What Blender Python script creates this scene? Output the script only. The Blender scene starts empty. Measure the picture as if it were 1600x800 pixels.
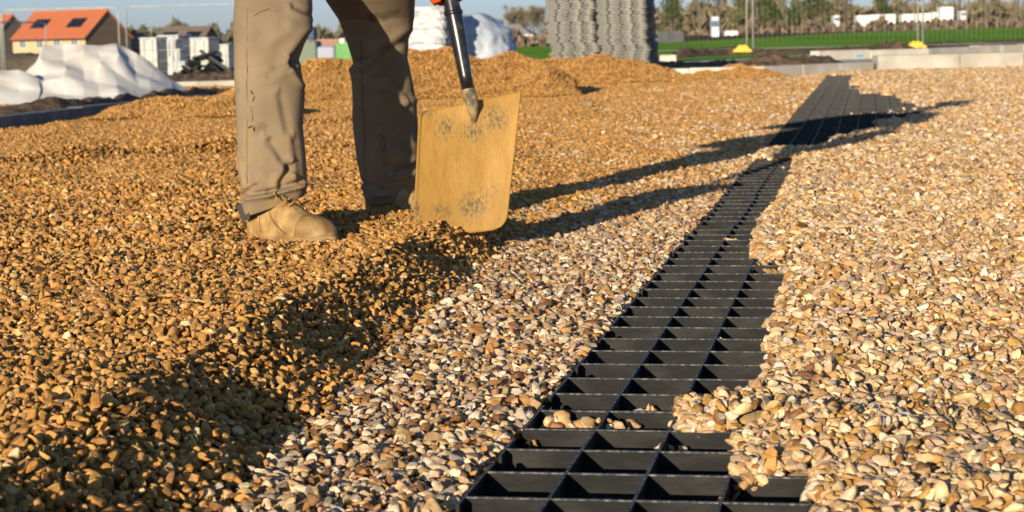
import bpy, math, random
import numpy as np
from mathutils import Vector, Matrix, noise as mnoise
PI = math.pi
rng = np.random.default_rng(7); random.seed(7)
S = bpy.context.scene
C = S.collection

# ------------------------------------------------------------------ camera, world, sun, exposure
F = 3000.0; H = .57; PITCH = math.atan(348/3000); ROLL = .022
FW = np.array([0, math.cos(PITCH), -math.sin(PITCH)]); R0 = np.array([1., 0, 0]); U0 = np.array([0, math.sin(PITCH), math.cos(PITCH)])
RT = math.cos(ROLL)*R0 - math.sin(ROLL)*U0; UP = math.cos(ROLL)*U0 + math.sin(ROLL)*R0
OC = np.array([0, 0, H])
cd = bpy.data.cameras.new('camera'); cam = bpy.data.objects.new('camera', cd); C.objects.link(cam)
cam.matrix_world = Matrix(((RT[0], UP[0], -FW[0], 0), (RT[1], UP[1], -FW[1], 0), (RT[2], UP[2], -FW[2], H), (0, 0, 0, 1)))
cd.sensor_width = 36; cd.lens = 36*F/1600; cd.clip_start = .05; cd.clip_end = 6000
cd.dof.use_dof = True; cd.dof.focus_distance = 3.5; cd.dof.aperture_fstop = cd.lens/1000/.0055
S.camera = cam

SUN_AZ, SUN_EL = 202.7, 10.7          # azimuth the sun stands at (clockwise from +Y), elevation
w = bpy.data.worlds.new('World'); S.world = w; w.use_nodes = True
nt = w.node_tree; nt.nodes.clear()
sky = nt.nodes.new('ShaderNodeTexSky'); sky.sky_type = 'NISHITA'; sky.sun_disc = False
sky.sun_elevation = math.radians(SUN_EL); sky.sun_rotation = math.radians(SUN_AZ)
sky.air_density = 1.0; sky.dust_density = 0.3; sky.ozone_density = 3.5
bg = nt.nodes.new('ShaderNodeBackground'); bg.inputs[1].default_value = .088
wo = nt.nodes.new('ShaderNodeOutputWorld'); tint = nt.nodes.new('ShaderNodeMix'); tint.data_type = 'RGBA'; tint.blend_type = 'MULTIPLY'; tint.inputs[0].default_value = 1; gtc = nt.nodes.new('ShaderNodeTexCoord'); gsp = nt.nodes.new('ShaderNodeSeparateXYZ'); grp = nt.nodes.new('ShaderNodeValToRGB')
nt.links.new(gtc.outputs['Generated'], gsp.inputs[0]); nt.links.new(gsp.outputs['Z'], grp.inputs[0]); nt.links.new(grp.outputs[0], tint.inputs[7])
grp.color_ramp.elements[0].position = .02; grp.color_ramp.elements[0].color = (.80, .93, 1.5, 1); grp.color_ramp.elements[1].position = .40; grp.color_ramp.elements[1].color = (1.05, 1.0, .92, 1)
nt.links.new(sky.outputs[0], tint.inputs[6]); nt.links.new(tint.outputs[2], bg.inputs[0]); nt.links.new(bg.outputs[0], wo.inputs[0])
sl = bpy.data.lights.new('sun', 'SUN'); sl.energy = 5.0; sl.angle = math.radians(.53); sl.color = (1, .86, .64)
so = bpy.data.objects.new('sun', sl); C.objects.link(so)
a_, e_ = math.radians(SUN_AZ), math.radians(SUN_EL)
sd = Vector((math.sin(a_)*math.cos(e_), math.cos(a_)*math.cos(e_), math.sin(e_)))
so.rotation_euler = sd.to_track_quat('Z', 'Y').to_euler(); so.location = sd*50
S.view_settings.view_transform = 'Standard'; S.view_settings.look = 'None'; S.view_settings.gamma = 1
S.view_settings.exposure = .56

# ------------------------------------------------------------------ helpers
def ray(x, y): return FW + RT*(x-800)/F + UP*(400-y)/F
def G(x, y, z=0.):
    d = ray(x, y); return OC + d*((z-H)/d[2])
def A(x, y, Y):
    d = ray(x, y); return OC + d*(Y/d[1])
def pj(p):
    v = np.asarray(p, float)-OC; c = v@FW
    return np.stack([800+F*(v@RT)/c, 400-F*(v@UP)/c, c], -1)
def sst(a, b, x):
    t = np.clip((np.asarray(x, float)-a)/(b-a), 0, 1); return t*t*(3-2*t)

def tag(o, label=None, cat=None, group=None, kind=None):
    if label: o['label'] = label
    if cat: o['category'] = cat
    if group: o['group'] = group
    if kind: o['kind'] = kind
    return o
def link(name, me, parent=None):
    o = bpy.data.objects.new(name, me); C.objects.link(o)
    if parent is not None: o.parent = parent
    return o
def empty(name, loc, rz=0.):
    o = bpy.data.objects.new(name, None); C.objects.link(o); o.location = loc; o.rotation_euler = (0, 0, rz); o.empty_display_size = .1
    return o
class MB:
    def __init__(s): s.v = []; s.f = []; s.m = []
    def add(s, vs, fs, mi=0):
        b = len(s.v); s.v += [tuple(map(float, p)) for p in vs]; s.f += [tuple(b+i for i in f) for f in fs]
        s.m += list(mi) if hasattr(mi, '__len__') else [mi]*len(fs)
        return s
    def box(s, x0, x1, y0, y1, z0, z1, mi=0, top=None, M=None):
        vs = [(x0,y0,z0),(x1,y0,z0),(x1,y1,z0),(x0,y1,z0),(x0,y0,z1),(x1,y0,z1),(x1,y1,z1),(x0,y1,z1)]
        if M is not None: vs = [M @ Vector(p) for p in vs]
        return s.add(vs, [(0,3,2,1),(4,5,6,7),(0,1,5,4),(1,2,6,5),(2,3,7,6),(3,0,4,7)], [mi, mi if top is None else top, mi, mi, mi, mi])
    def tube(s, pts, rad, n=8, mi=0, cap=True):
        pts = [Vector(tuple(map(float, p))) for p in pts]; rad = rad if hasattr(rad, '__len__') else [rad]*len(pts)
        rings = []
        for i, p in enumerate(pts):
            t = (pts[min(i+1, len(pts)-1)]-pts[max(i-1, 0)]).normalized()
            ref = Vector((0, 0, 1)) if abs(t.z) < .9 else Vector((0, 1, 0))
            a = t.cross(ref).normalized(); b = t.cross(a).normalized()
            rings.append([p+(a*math.cos(2*PI*k/n)+b*math.sin(2*PI*k/n))*rad[i] for k in range(n)])
        vs = [q for r in rings for q in r]; fs = []
        for i in range(len(rings)-1):
            for k in range(n): fs.append((i*n+k, i*n+(k+1) % n, (i+1)*n+(k+1) % n, (i+1)*n+k))
        if cap: fs += [tuple(range(n-1, -1, -1)), tuple((len(rings)-1)*n+k for k in range(n))]
        return s.add(vs, fs, mi)
    def loft(s, rings, mi=0, cap=True):
        n = len(rings[0]); vs = [q for r in rings for q in r]; fs = []
        for i in range(len(rings)-1):
            for k in range(n): fs.append((i*n+k, i*n+(k+1) % n, (i+1)*n+(k+1) % n, (i+1)*n+k))
        if cap: fs += [tuple(range(n-1, -1, -1)), tuple((len(rings)-1)*n+k for k in range(n))]
        return s.add(vs, fs, mi)
    def build(s, name, mats, parent=None, smooth=False, off=None):
        me = bpy.data.meshes.new(name)
        v = s.v if off is None else [(p[0]-off[0], p[1]-off[1], p[2]-off[2]) for p in s.v]
        me.from_pydata(v, [], s.f)
        for m in (mats if isinstance(mats, (list, tuple)) else [mats]): me.materials.append(m)
        if len(me.materials) > 1: me.polygons.foreach_set('material_index', s.m)
        if smooth: me.polygons.foreach_set('use_smooth', [True]*len(s.f))
        me.update(); return link(name, me, parent)
def bevel(o, w=.01, seg=2):
    b = o.modifiers.new('bevel', 'BEVEL'); b.width = w; b.segments = seg; b.limit_method = 'ANGLE'; return o

def mat(name, col, rough=.7, col2=None, scale=5., bump=0., bscale=None, detail=6., spec=.25, metal=0., contrast=(.35, .65), aniso=None, coat=0.):
    m = bpy.data.materials.new(name); m.use_nodes = True; t = m.node_tree; n = t.nodes; b = n['Principled BSDF']
    b.inputs['Roughness'].default_value = rough; b.inputs['Specular IOR Level'].default_value = spec; b.inputs['Metallic'].default_value = metal
    b.inputs['Base Color'].default_value = (*col, 1); b.inputs['Coat Weight'].default_value = coat
    tc = n.new('ShaderNodeTexCoord'); src = tc.outputs['Object']
    if aniso:
        mp = n.new('ShaderNodeMapping'); mp.inputs['Scale'].default_value = aniso; t.links.new(src, mp.inputs[0]); src = mp.outputs[0]
    if col2:
        nz = n.new('ShaderNodeTexNoise'); nz.inputs['Scale'].default_value = scale; nz.inputs['Detail'].default_value = detail
        rp = n.new('ShaderNodeValToRGB'); rp.color_ramp.elements[0].position = contrast[0]; rp.color_ramp.elements[1].position = contrast[1]
        rp.color_ramp.elements[0].color = (*col, 1); rp.color_ramp.elements[1].color = (*col2, 1)
        t.links.new(src, nz.inputs['Vector']); t.links.new(nz.outputs[0], rp.inputs[0]); t.links.new(rp.outputs[0], b.inputs['Base Color'])
    if bump:
        bz = n.new('ShaderNodeTexNoise'); bz.inputs['Scale'].default_value = bscale or scale*4; bz.inputs['Detail'].default_value = detail
        bp = n.new('ShaderNodeBump'); bp.inputs['Strength'].default_value = 1; bp.inputs['Distance'].default_value = bump
        t.links.new(src, bz.inputs['Vector']); t.links.new(bz.outputs[0], bp.inputs['Height']); t.links.new(bp.outputs[0], b.inputs['Normal'])
    return m
def brick_mat(name, c1, c2, mortar, scale):
    m = bpy.data.materials.new(name); m.use_nodes = True; t = m.node_tree; n = t.nodes; b = n['Principled BSDF']
    b.inputs['Roughness'].default_value = .85
    tc = n.new('ShaderNodeTexCoord'); br = n.new('ShaderNodeTexBrick'); br.inputs['Scale'].default_value = scale
    br.inputs['Color1'].default_value = (*c1, 1); br.inputs['Color2'].default_value = (*c2, 1); br.inputs['Mortar'].default_value = (*mortar, 1)
    mp = n.new('ShaderNodeMapping'); mp.inputs['Rotation'].default_value = (PI/2, 0, 0)
    t.links.new(tc.outputs['Object'], mp.inputs[0]); t.links.new(mp.outputs[0], br.inputs['Vector']); t.links.new(br.outputs[0], b.inputs['Base Color'])
    return m

# value noise on arrays (several sines with random phases -> smooth pseudo noise)
class Wob:
    def __init__(s, seed, scale, n=14, ax=(1, 1)):
        r = np.random.default_rng(seed); a = r.uniform(0, 2*PI, n); k = scale*r.uniform(.6, 1.8, n)
        s.kx = np.cos(a)*k*ax[0]; s.ky = np.sin(a)*k*ax[1]; s.p = r.uniform(0, 2*PI, n); s.n = n
    def __call__(s, x, y):
        x = np.asarray(x, float); y = np.asarray(y, float); o = np.zeros(np.broadcast(x, y).shape)
        for i in range(s.n): o += np.sin(s.kx[i]*x+s.ky[i]*y+s.p[i])
        return o/math.sqrt(s.n/2)

# ------------------------------------------------------------------ layout of the near ground
GA = math.radians(10.65)                        # direction in which the paver strip runs
DU = np.array([math.cos(GA), -math.sin(GA)]); DV = np.array([math.sin(GA), math.cos(GA)])
G0 = G(705, 800)[:2]
CU, CV = .106, .138                             # one cell, across and along
PN = 7
def uv(x, y): dx = x-G0[0]; dy = y-G0[1]; return dx*DU[0]+dy*DU[1], dx*DV[0]+dy*DV[1]
def xy(u, v): return G0[0]+u*DU[0]+v*DV[0], G0[1]+u*DU[1]+v*DV[1]
def uvp(px, py): p = G(px, py); return uv(p[0], p[1])
ROW0 = uvp(992, 780)[1]                         # a row wall passes here
COL0 = 0.0
_b = [(1275,830),(1275,800),(1279,750),(1145,744),(1160,690),(1166,675),(1062,668),(1066,634),(1170,628),(1178,604),(1208,572),(1196,546),(1206,500),(1226,450),(1240,408),(1182,404),(1176,384),(1190,346),(1216,318),(1240,262),(1252,250),
      (1244,249),(1262,237),(1268,232),(1300,222),(1302,211),(1362,206),(1366,192),(1436,182),(1462,170),(1412,160),(1386,147),(1346,144),(1340,136),(1318,133),(1332,125),(1334,118)]
BU = np.array([uvp(*p) for p in _b]); BV = BU[:, 1].copy()
for i_ in (2, 3, 5, 6, 7, 8, 14, 15): BV[i_] = round((BV[i_]-ROW0)/CV)*CV+ROW0+.004
BV = np.maximum.accumulate(BV+np.arange(len(BV))*1e-5); BW = BU[:, 0]
GAPV = (uvp(1185, 250)[1], uvp(1230, 234)[1]); ENDV = uvp(1300, 118)[1]
wob_edge = Wob(3, 30, 12)
def ub(v):
    r = np.interp(v, BV, BW)
    r = np.where(np.asarray(v) > GAPV[1], np.ceil(np.interp((np.floor((v-ROW0)/(CV*4))*4+2)*CV+ROW0, BV, BW)/CU)*CU-.01, r)
    return r + .006*wob_edge(v, 0*v)*np.clip(v/3, 1, 2.5)
def isopen(u, v):
    return (u > -.002) & (u < ub(v)) & (v > -.9) & (v < ENDV) & ~((v > GAPV[0]) & (v < GAPV[1]))
_toe = [(120,1100),(240,900),(330,800),(400,705),(480,640),(560,590),(620,535),(700,470),(750,420),(796,380),(835,355)]
TOE = np.array([G(*p)[:2] for p in _toe]); o_ = np.argsort(TOE[:, 1]); TOE = TOE[o_]
_c = np.polyfit(TOE[:, 1], TOE[:, 0], 2); TOE[:, 0] = .2*TOE[:, 0]+.8*np.polyval(_c, TOE[:, 1])
def toe_x(y):
    r = np.interp(y, TOE[:, 1], TOE[:, 0]); e = np.maximum(y-TOE[-1, 1], 0)
    return r + .10*e
wobA = Wob(11, 7, 16); wobB = Wob(12, 22, 18); wobC = Wob(13, 1.6, 10, (.5, 1.3)); wobD = Wob(15, 5.5, 12, (.35, 1.5)); wobE = Wob(16, 60, 18)
_ridges = [((-20,242),(372,216),.06,.08),((240,322),(372,308),.022,.05),((-10,395),(60,388),.02,.04),((470,232),(560,226),.03,.05),((470,182),(560,178),.05,.08),((20,280),(200,270),.02,.06)]
RID = [(G(a[0], a[1], .05)[:2], G(b[0], b[1], .05)[:2], h, wd) for a, b, h, wd in _ridges]
FEET = [(-.60, 4.97, .047), (-.36, 5.64, .044)]
def near_z(x, y):
    """surface of the loose gravel"""
    x = np.asarray(x, float); y = np.asarray(y, float)
    u, v = uv(x, y)
    # left: freshly spread thick layer with an edge, fading away with distance
    d = toe_x(y) + .004*wobB(x, y) + .005*wobA(x*.6, y) - x          # >0 on the thick side
    near = 1-sst(5.35, 6.4, y)
    wid = np.interp(y, [2.3, 3, 5], [.22, .22, .17])*near + .9*(1-near)
    hgt = (.092-.006*(y-2.4))*near + .045*(1-near)
    hgt = hgt*(1-sst(6.5, 9, y))
    hgt = np.maximum(hgt, 0)
    t_ = np.clip(d/wid, 0, 1); pl = hgt*(.6*t_+.4*sst(0, 1, t_))
    pl = pl + sst(.1, .6, d)*(1-sst(9, 15, y))*(.0015*wobA(x, y)*(1+2*sst(3.5, 5, y))+.0026*wobB(x, y)+.012*wobD(x, y)*sst(3.5, 6, y))
    pl = pl + near*.004*np.exp(-((d-wid)/.08)**2)*(1+.15*wobA(x+3, y))
    for (fx_, fy_, fz_) in FEET:
        k_ = np.exp(-(((x-fx_)/.20)**2+((y-fy_)/.16)**2)); pl = pl*(1-k_)+(fz_+.012)*k_
    for a, b, hh, wd in RID:
        ab = b-a; t = np.clip(((x-a[0])*ab[0]+(y-a[1])*ab[1])/(ab@ab), 0, 1)
        dd = np.hypot(x-a[0]-t*ab[0], y-a[1]-t*ab[1]+.03*wobA(x, y*0)); pl = pl + hh*np.exp(-(dd/wd)**2)
    z = -.010 + .004*wobA(x, y)*sst(-.02, -.3, u) + pl
    # right: spread over and above the grid
    e = u-ub(v)
    cover = .001 + (.019-.013*sst(6, 10, y))*sst(0, .10, e) + (.004*wobA(x, y) + .004*wobB(x, y))*(1-.5*sst(6, 10, y))
    gap = sst(-.10, .0, v-GAPV[0])*(1-sst(0, .10, v-GAPV[1]))
    z = np.where(u > 0, np.where(e > 0, cover, .012), z)
    # the end of the bay beyond the last panel row
    return z
def ground_z(x, y):
    x = np.asarray(x, float); y = np.asarray(y, float)
    u, v = uv(x, y)
    z = near_z(x, y)-.012-.022*(u > 0)*(1-sst(.03, .09, u-ub(v)))
    z = np.where(isopen(u+.012, v) | isopen(u-.008, v) | isopen(u-.01, v-.012) | isopen(u-.01, v+.014), -.054, z)
    far = sst(24, 30, y); t = x/np.maximum(y, 1)
    sl = 1-sst(-.08, .06, t)
    zf = -.012 - .02*np.clip(y-25, 0, 500)*sl - .05*sst(-.05, .06, t)*sst(30, 60, y)
    return z*(1-far)+zf*far

# ------------------------------------------------------------------ materials
M = {}
def gravel_ground():
    m = bpy.data.materials.new('gravel_ground'); m.use_nodes = True; t = m.node_tree; n = t.nodes; L = t.links; b = n['Principled BSDF']
    b.inputs['Roughness'].default_value = .9; b.inputs['Specular IOR Level'].default_value = .0
    at = n.new('ShaderNodeAttribute'); at.attribute_name = 'gcol'
    tc = n.new('ShaderNodeTexCoord'); vo = n.new('ShaderNodeTexVoronoi'); vo.inputs['Scale'].default_value = 45
    L.new(tc.outputs['Object'], vo.inputs['Vector'])
    hs = n.new('ShaderNodeHueSaturation'); L.new(at.outputs['Color'], hs.inputs['Color'])
    mr = n.new('ShaderNodeMapRange'); mr.inputs['To Min'].default_value = .55; mr.inputs['To Max'].default_value = 1.35
    L.new(vo.outputs['Color'], mr.inputs['Value']); L.new(mr.outputs[0], hs.inputs['Value']); L.new(hs.outputs[0], b.inputs['Base Color'])
    bp = n.new('ShaderNodeBump'); bp.inputs['Distance'].default_value = .01; bp.invert = True
    L.new(vo.outputs['Distance'], bp.inputs['Height']); L.new(bp.outputs[0], b.inputs['Normal'])
    return m
M['ground'] = gravel_ground()
def stone_mat():
    m = bpy.data.materials.new('pebble_stone'); m.use_nodes = True; t = m.node_tree; n = t.nodes; L = t.links; b = n['Principled BSDF']
    at = n.new('ShaderNodeAttribute'); at.attribute_type = 'INSTANCER'; at.attribute_name = 'col'
    tc = n.new('ShaderNodeTexCoord'); nz = n.new('ShaderNodeTexNoise'); nz.inputs['Scale'].default_value = 1.3; nz.inputs['Detail'].default_value = 5
    oi = n.new('ShaderNodeObjectInfo'); nz.noise_dimensions = '4D'; L.new(oi.outputs['Random'], nz.inputs['W'])
    ml = n.new('ShaderNodeMath'); ml.operation = 'MULTIPLY'; ml.inputs[1].default_value = 50; L.new(oi.outputs['Random'], ml.inputs[0]); L.new(ml.outputs[0], nz.inputs['W'])
    L.new(tc.outputs['Object'], nz.inputs['Vector'])
    rp = n.new('ShaderNodeValToRGB'); rp.color_ramp.elements[0].position = .35; rp.color_ramp.elements[1].position = .68
    rp.color_ramp.elements[0].color = (.62, .56, .50, 1); rp.color_ramp.elements[1].color = (1.12, 1.1, 1.08, 1)
    mx = n.new('ShaderNodeMix'); mx.data_type = 'RGBA'; mx.blend_type = 'MULTIPLY'; mx.inputs[0].default_value = 1
    L.new(nz.outputs[0], rp.inputs[0]); L.new(at.outputs['Color'], mx.inputs[6]); L.new(rp.outputs[0], mx.inputs[7]); L.new(mx.outputs[2], b.inputs['Base Color'])
    b.inputs['Roughness'].default_value = .62; b.inputs['Specular IOR Level'].default_value = .14
    n2 = n.new('ShaderNodeTexNoise'); n2.inputs['Scale'].default_value = 5; n2.inputs['Detail'].default_value = 4; L.new(tc.outputs['Object'], n2.inputs['Vector'])
    bp = n.new('ShaderNodeBump'); bp.inputs['Strength'].default_value = .5; bp.inputs['Distance'].default_value = .0012
    L.new(n2.outputs[0], bp.inputs['Height']); L.new(bp.outputs[0], b.inputs['Normal'])
    return m
M['stone'] = stone_mat()
M['plastic'] = mat('black_plastic', (.0085, .0085, .009), .62, (.045, .042, .037), 9, .0006, 60, contrast=(.45, .85), aniso=(1, 1, 2.5), spec=.16)
M['plastic_edge'] = mat('scuffed_plastic_edge', (.035, .037, .042), .6, (.26, .25, .23), 120, contrast=(.45, .8), spec=.15)
M['dust_plastic'] = mat('dusty_grey_plastic', (.11, .108, .098), .8, (.29, .28, .25), 9, .002, 30)
M['soil'] = mat('brown_soil', (.085, .053, .033), .95, (.19, .125, .08), 6, .05, 9)
M['concrete'] = mat('pale_concrete', (.42, .38, .32), .9, (.58, .53, .46), 2.5, .004, 40)
M['concrete2'] = mat('grey_concrete', (.32, .29, .25), .9, (.48, .44, .38), 3, .004, 40)
M['kerb_shaded'] = mat('shaded_kerb_concrete', (.13, .13, .13), .9, (.22, .21, .2), 4, .004, 40)  # shade on the left kerb's front face is put into this darker concrete colour
M['grass'] = mat('field_grass', (.14, .28, .035), .9, (.20, .35, .06), .15, .03, 3, spec=0, aniso=(1, .25, 1))
M['sheet'] = mat('white_geotextile', (.50, .47, .425), .8, (.62, .60, .57), 2.5, .004, 14)
M['trouser'] = mat('khaki_work_cloth', (.175, .126, .077), .9, (.245, .185, .118), 6, .0012, 260, contrast=(.3, .7), spec=.2)
def soil_trousers(m):
    t = m.node_tree; n = t.nodes; L = t.links; b = n['Principled BSDF']; src = b.inputs['Base Color'].links[0].from_socket
    tc = n.new('ShaderNodeTexCoord'); a = n.new('ShaderNodeTexNoise'); a.inputs['Scale'].default_value = 11; a.inputs['Detail'].default_value = 7; L.new(tc.outputs['Object'], a.inputs['Vector'])
    ra = n.new('ShaderNodeValToRGB'); ra.color_ramp.elements[0].position = .63; ra.color_ramp.elements[1].position = .72; ra.color_ramp.elements[0].color = (0, 0, 0, 1); ra.color_ramp.elements[1].color = (.75, .75, .75, 1); L.new(a.outputs[0], ra.inputs[0])
    mx = n.new('ShaderNodeMix'); mx.data_type = 'RGBA'; L.new(ra.outputs[0], mx.inputs[0]); L.new(src, mx.inputs[6]); mx.inputs[7].default_value = (.10, .075, .045, 1)
    sp = n.new('ShaderNodeSeparateXYZ'); L.new(tc.outputs['Object'], sp.inputs[0]); mr = n.new('ShaderNodeMapRange'); mr.inputs['From Min'].default_value = .34; mr.inputs['From Max'].default_value = .02; L.new(sp.outputs['Z'], mr.inputs['Value'])
    c = n.new('ShaderNodeTexNoise'); c.inputs['Scale'].default_value = 22; c.inputs['Detail'].default_value = 8; L.new(tc.outputs['Object'], c.inputs['Vector'])
    rc = n.new('ShaderNodeValToRGB'); rc.color_ramp.elements[0].position = .48; rc.color_ramp.elements[1].position = .70; L.new(c.outputs[0], rc.inputs[0])
    mu = n.new('ShaderNodeMath'); mu.operation = 'MULTIPLY'; L.new(mr.outputs[0], mu.inputs[0]); L.new(rc.outputs[0], mu.inputs[1])
    m2 = n.new('ShaderNodeMix'); m2.data_type = 'RGBA'; L.new(mu.outputs[0], m2.inputs[0]); L.new(mx.outputs[2], m2.inputs[6]); m2.inputs[7].default_value = (.33, .20, .075, 1); L.new(m2.outputs[2], b.inputs['Base Color'])
soil_trousers(M['trouser'])
M['stain'] = mat('dark_scuff', (.06, .048, .034), .9)
M['seam'] = mat('seam_stitching', (.115, .082, .048), .95)
M['boot'] = mat('dusty_tan_leather', (.23, .125, .042), .85, (.42, .275, .115), 26, .004, 70, spec=.2)
M['stitch'] = mat('dark_stitching', (.13, .08, .035), .9)
M['toe'] = mat('damp_clay_toe', (.21, .115, .036), .55, (.34, .21, .09), 30, .002, 60, spec=.4)
M['sole'] = mat('muddy_rubber_sole', (.22, .125, .05), .9, (.33, .21, .10), 25, .003, 60)
M['lace'] = mat('ochre_lace', (.42, .26, .07), .9, (.22, .13, .04), 80)
M['steel'] = mat('fence_steel', (.32, .34, .32), .5, (.44, .45, .42), 3, metal=.3)
M['yellow'] = mat('yellow_block', (.75, .50, .05), .7, (.62, .42, .08), 8)

# ------------------------------------------------------------------ ground sheets (structure)
GOLD = np.array([.42, .225, .062]); PALE = np.array([.50, .35, .20]); PMID = np.array([.42, .315, .205])
def goldw(x, y):
    u, v = uv(x, y)
    d = toe_x(y) + .004*wobB(x, y) + .005*wobA(x*.6, y) - x
    wd = np.interp(y, [2, 5.3, 7, 10, 16, 24], [.03, .05, .7, 1.6, 2.0, 2.2]); of = np.interp(y, [2, 5.3, 7, 10, 16, 24], [.0, .0, .35, .85, 1.2, 1.6])
    return sst(-1, 1, (d+of)/wd + .25*wobA(x, y)*sst(5, 7, y))
def build_ground():
    nr, nc = 520, 440
    Y = np.concatenate([np.geomspace(1.5, 26, nr), np.geomspace(26.6, 4000, 60)])
    T = np.linspace(-1, 1, nc); T = .48*T + .52*T**5
    T = T*np.ones((len(Y), 1))*np.interp(Y, [1.5, 26, 60, 4000], [.62, .55, .8, 1.5])[:, None]
    X = T*Y[:, None] + .14*(2-np.minimum(Y, 2))[:, None]; YY = Y[:, None]*np.ones_like(X)
    Z = ground_z(X, YY)
    n0, n1 = X.shape; idx = np.arange(n0*n1).reshape(n0, n1)
    q = np.stack([idx[:-1, :-1], idx[:-1, 1:], idx[1:, 1:], idx[1:, :-1]], -1).reshape(-1, 4)
    me = bpy.data.meshes.new('ground'); me.vertices.add(n0*n1); me.vertices.foreach_set('co', np.stack([X, YY, Z], -1).ravel())
    me.loops.add(q.size); me.loops.foreach_set('vertex_index', q.ravel()); me.polygons.add(len(q)); me.polygons.foreach_set('loop_start', np.arange(len(q))*4)
    me.polygons.foreach_set('use_smooth', np.ones(len(q), bool))
    g = goldw(X, YY)[..., None]; u, v = uv(X, YY)
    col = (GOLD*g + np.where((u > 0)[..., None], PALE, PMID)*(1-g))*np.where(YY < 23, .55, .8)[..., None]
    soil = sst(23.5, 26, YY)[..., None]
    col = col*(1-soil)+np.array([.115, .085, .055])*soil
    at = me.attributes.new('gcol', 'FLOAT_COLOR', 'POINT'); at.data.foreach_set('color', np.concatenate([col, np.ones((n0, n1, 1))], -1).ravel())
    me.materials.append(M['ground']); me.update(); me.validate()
    return tag(link('ground', me), kind='structure')
build_ground()

# ------------------------------------------------------------------ pebbles
def pebbles(n=22):
    col = bpy.data.collections.new('pebble_shapes'); r = np.random.default_rng(5)
    import bmesh
    for i in range(n):
        bm = bmesh.new(); bmesh.ops.create_icosphere(bm, subdivisions=3, radius=1)
        off = Vector(r.uniform(-50, 50, 3)); sc = Vector((1, r.uniform(.6, .95), r.uniform(.38, .72)))
        cuts = [(Vector(r.normal(size=3)).normalized(), r.uniform(.36, .82)) for _ in range(r.integers(4, 13))]
        for v in bm.verts:
            p = v.co.copy()
            p *= 1 + .42*mnoise.noise(p*1.2+off) + .09*mnoise.noise(p*3+off)
            for nn, dd in cuts:
                e = p.dot(nn)-dd
                if e > 0: p -= nn*e*.93
            v.co = Vector((p.x*sc.x, p.y*sc.y, p.z*sc.z))
        me = bpy.data.meshes.new('pebble'); bm.to_mesh(me); bm.free()
        me.polygons.foreach_set('use_smooth', [True]*len(me.polygons)); me.materials.append(M['stone'])
        o = bpy.data.objects.new('pebble', me); col.objects.link(o)
    return col
PEB = pebbles()
def scatter_tree():
    g = bpy.data.node_groups.new('scatter_pebbles', 'GeometryNodeTree')
    g.interface.new_socket('Geometry', in_out='INPUT', socket_type='NodeSocketGeometry'); g.interface.new_socket('Geometry', in_out='OUTPUT', socket_type='NodeSocketGeometry')
    n = g.nodes; L = g.links; gi = n.new('NodeGroupInput'); go = n.new('NodeGroupOutput')
    def attr(name, ty):
        a = n.new('GeometryNodeInputNamedAttribute'); a.data_type = ty; a.inputs['Name'].default_value = name; return a.outputs['Attribute']
    sp = n.new('GeometryNodeSeparateGeometry'); sp.domain = 'POINT'; L.new(gi.outputs[0], sp.inputs['Geometry']); L.new(attr('is_stone', 'BOOLEAN'), sp.inputs['Selection'])
    ci = n.new('GeometryNodeCollectionInfo'); ci.inputs['Collection'].default_value = PEB; ci.inputs['Separate Children'].default_value = True; ci.inputs['Reset Children'].default_value = True
    ip = n.new('GeometryNodeInstanceOnPoints'); ip.inputs['Pick Instance'].default_value = True
    L.new(sp.outputs['Selection'], ip.inputs['Points']); L.new(ci.outputs[0], ip.inputs['Instance']); L.new(attr('pick', 'INT'), ip.inputs['Instance Index'])
    e2 = n.new('FunctionNodeEulerToRotation'); L.new(attr('rot', 'FLOAT_VECTOR'), e2.inputs[0]); L.new(e2.outputs[0], ip.inputs['Rotation']); L.new(attr('scl', 'FLOAT_VECTOR'), ip.inputs['Scale'])
    j = n.new('GeometryNodeJoinGeometry'); L.new(sp.outputs['Inverted'], j.inputs[0]); L.new(ip.outputs[0], j.inputs[0]); L.new(j.outputs[0], go.inputs[0])
    return g
SCAT = scatter_tree()
PAL_GOLD = np.array([[.47, .255, .072], [.43, .22, .055], [.53, .30, .095], [.32, .16, .042], [.56, .36, .14], [.44, .245, .085], [.22, .12, .045], [.62, .46, .24]]); PG = [.26, .2, .17, .12, .09, .10, .04, .02]
PAL_MID = np.array([[.64, .49, .30], [.50, .34, .165], [.74, .62, .44], [.44, .24, .08], [.36, .295, .21], [.22, .11, .05], [.58, .43, .25], [.18, .145, .11]]); PM = [.2, .17, .16, .14, .11, .08, .12, .02]
PAL_R = np.array([[.70, .51, .28], [.58, .38, .165], [.76, .61, .39], [.50, .29, .085], [.42, .34, .24], [.27, .14, .06], [.60, .43, .24], [.70, .62, .50]]); PR = [.24, .2, .14, .12, .08, .05, .13, .04]
def colours(n, pal, pr, r):
    c = (pal*(np.array([1.12, 1.12, 1.20]) if pal is PAL_GOLD else np.array([1.0, .975, 1.04])))[r.choice(len(pal), n, p=np.array(pr)/sum(pr))]
    return np.clip(c*r.uniform(.72, 1.18, (n, 1))*r.normal(1, .028, (n, 3)), .01, .9)
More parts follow.
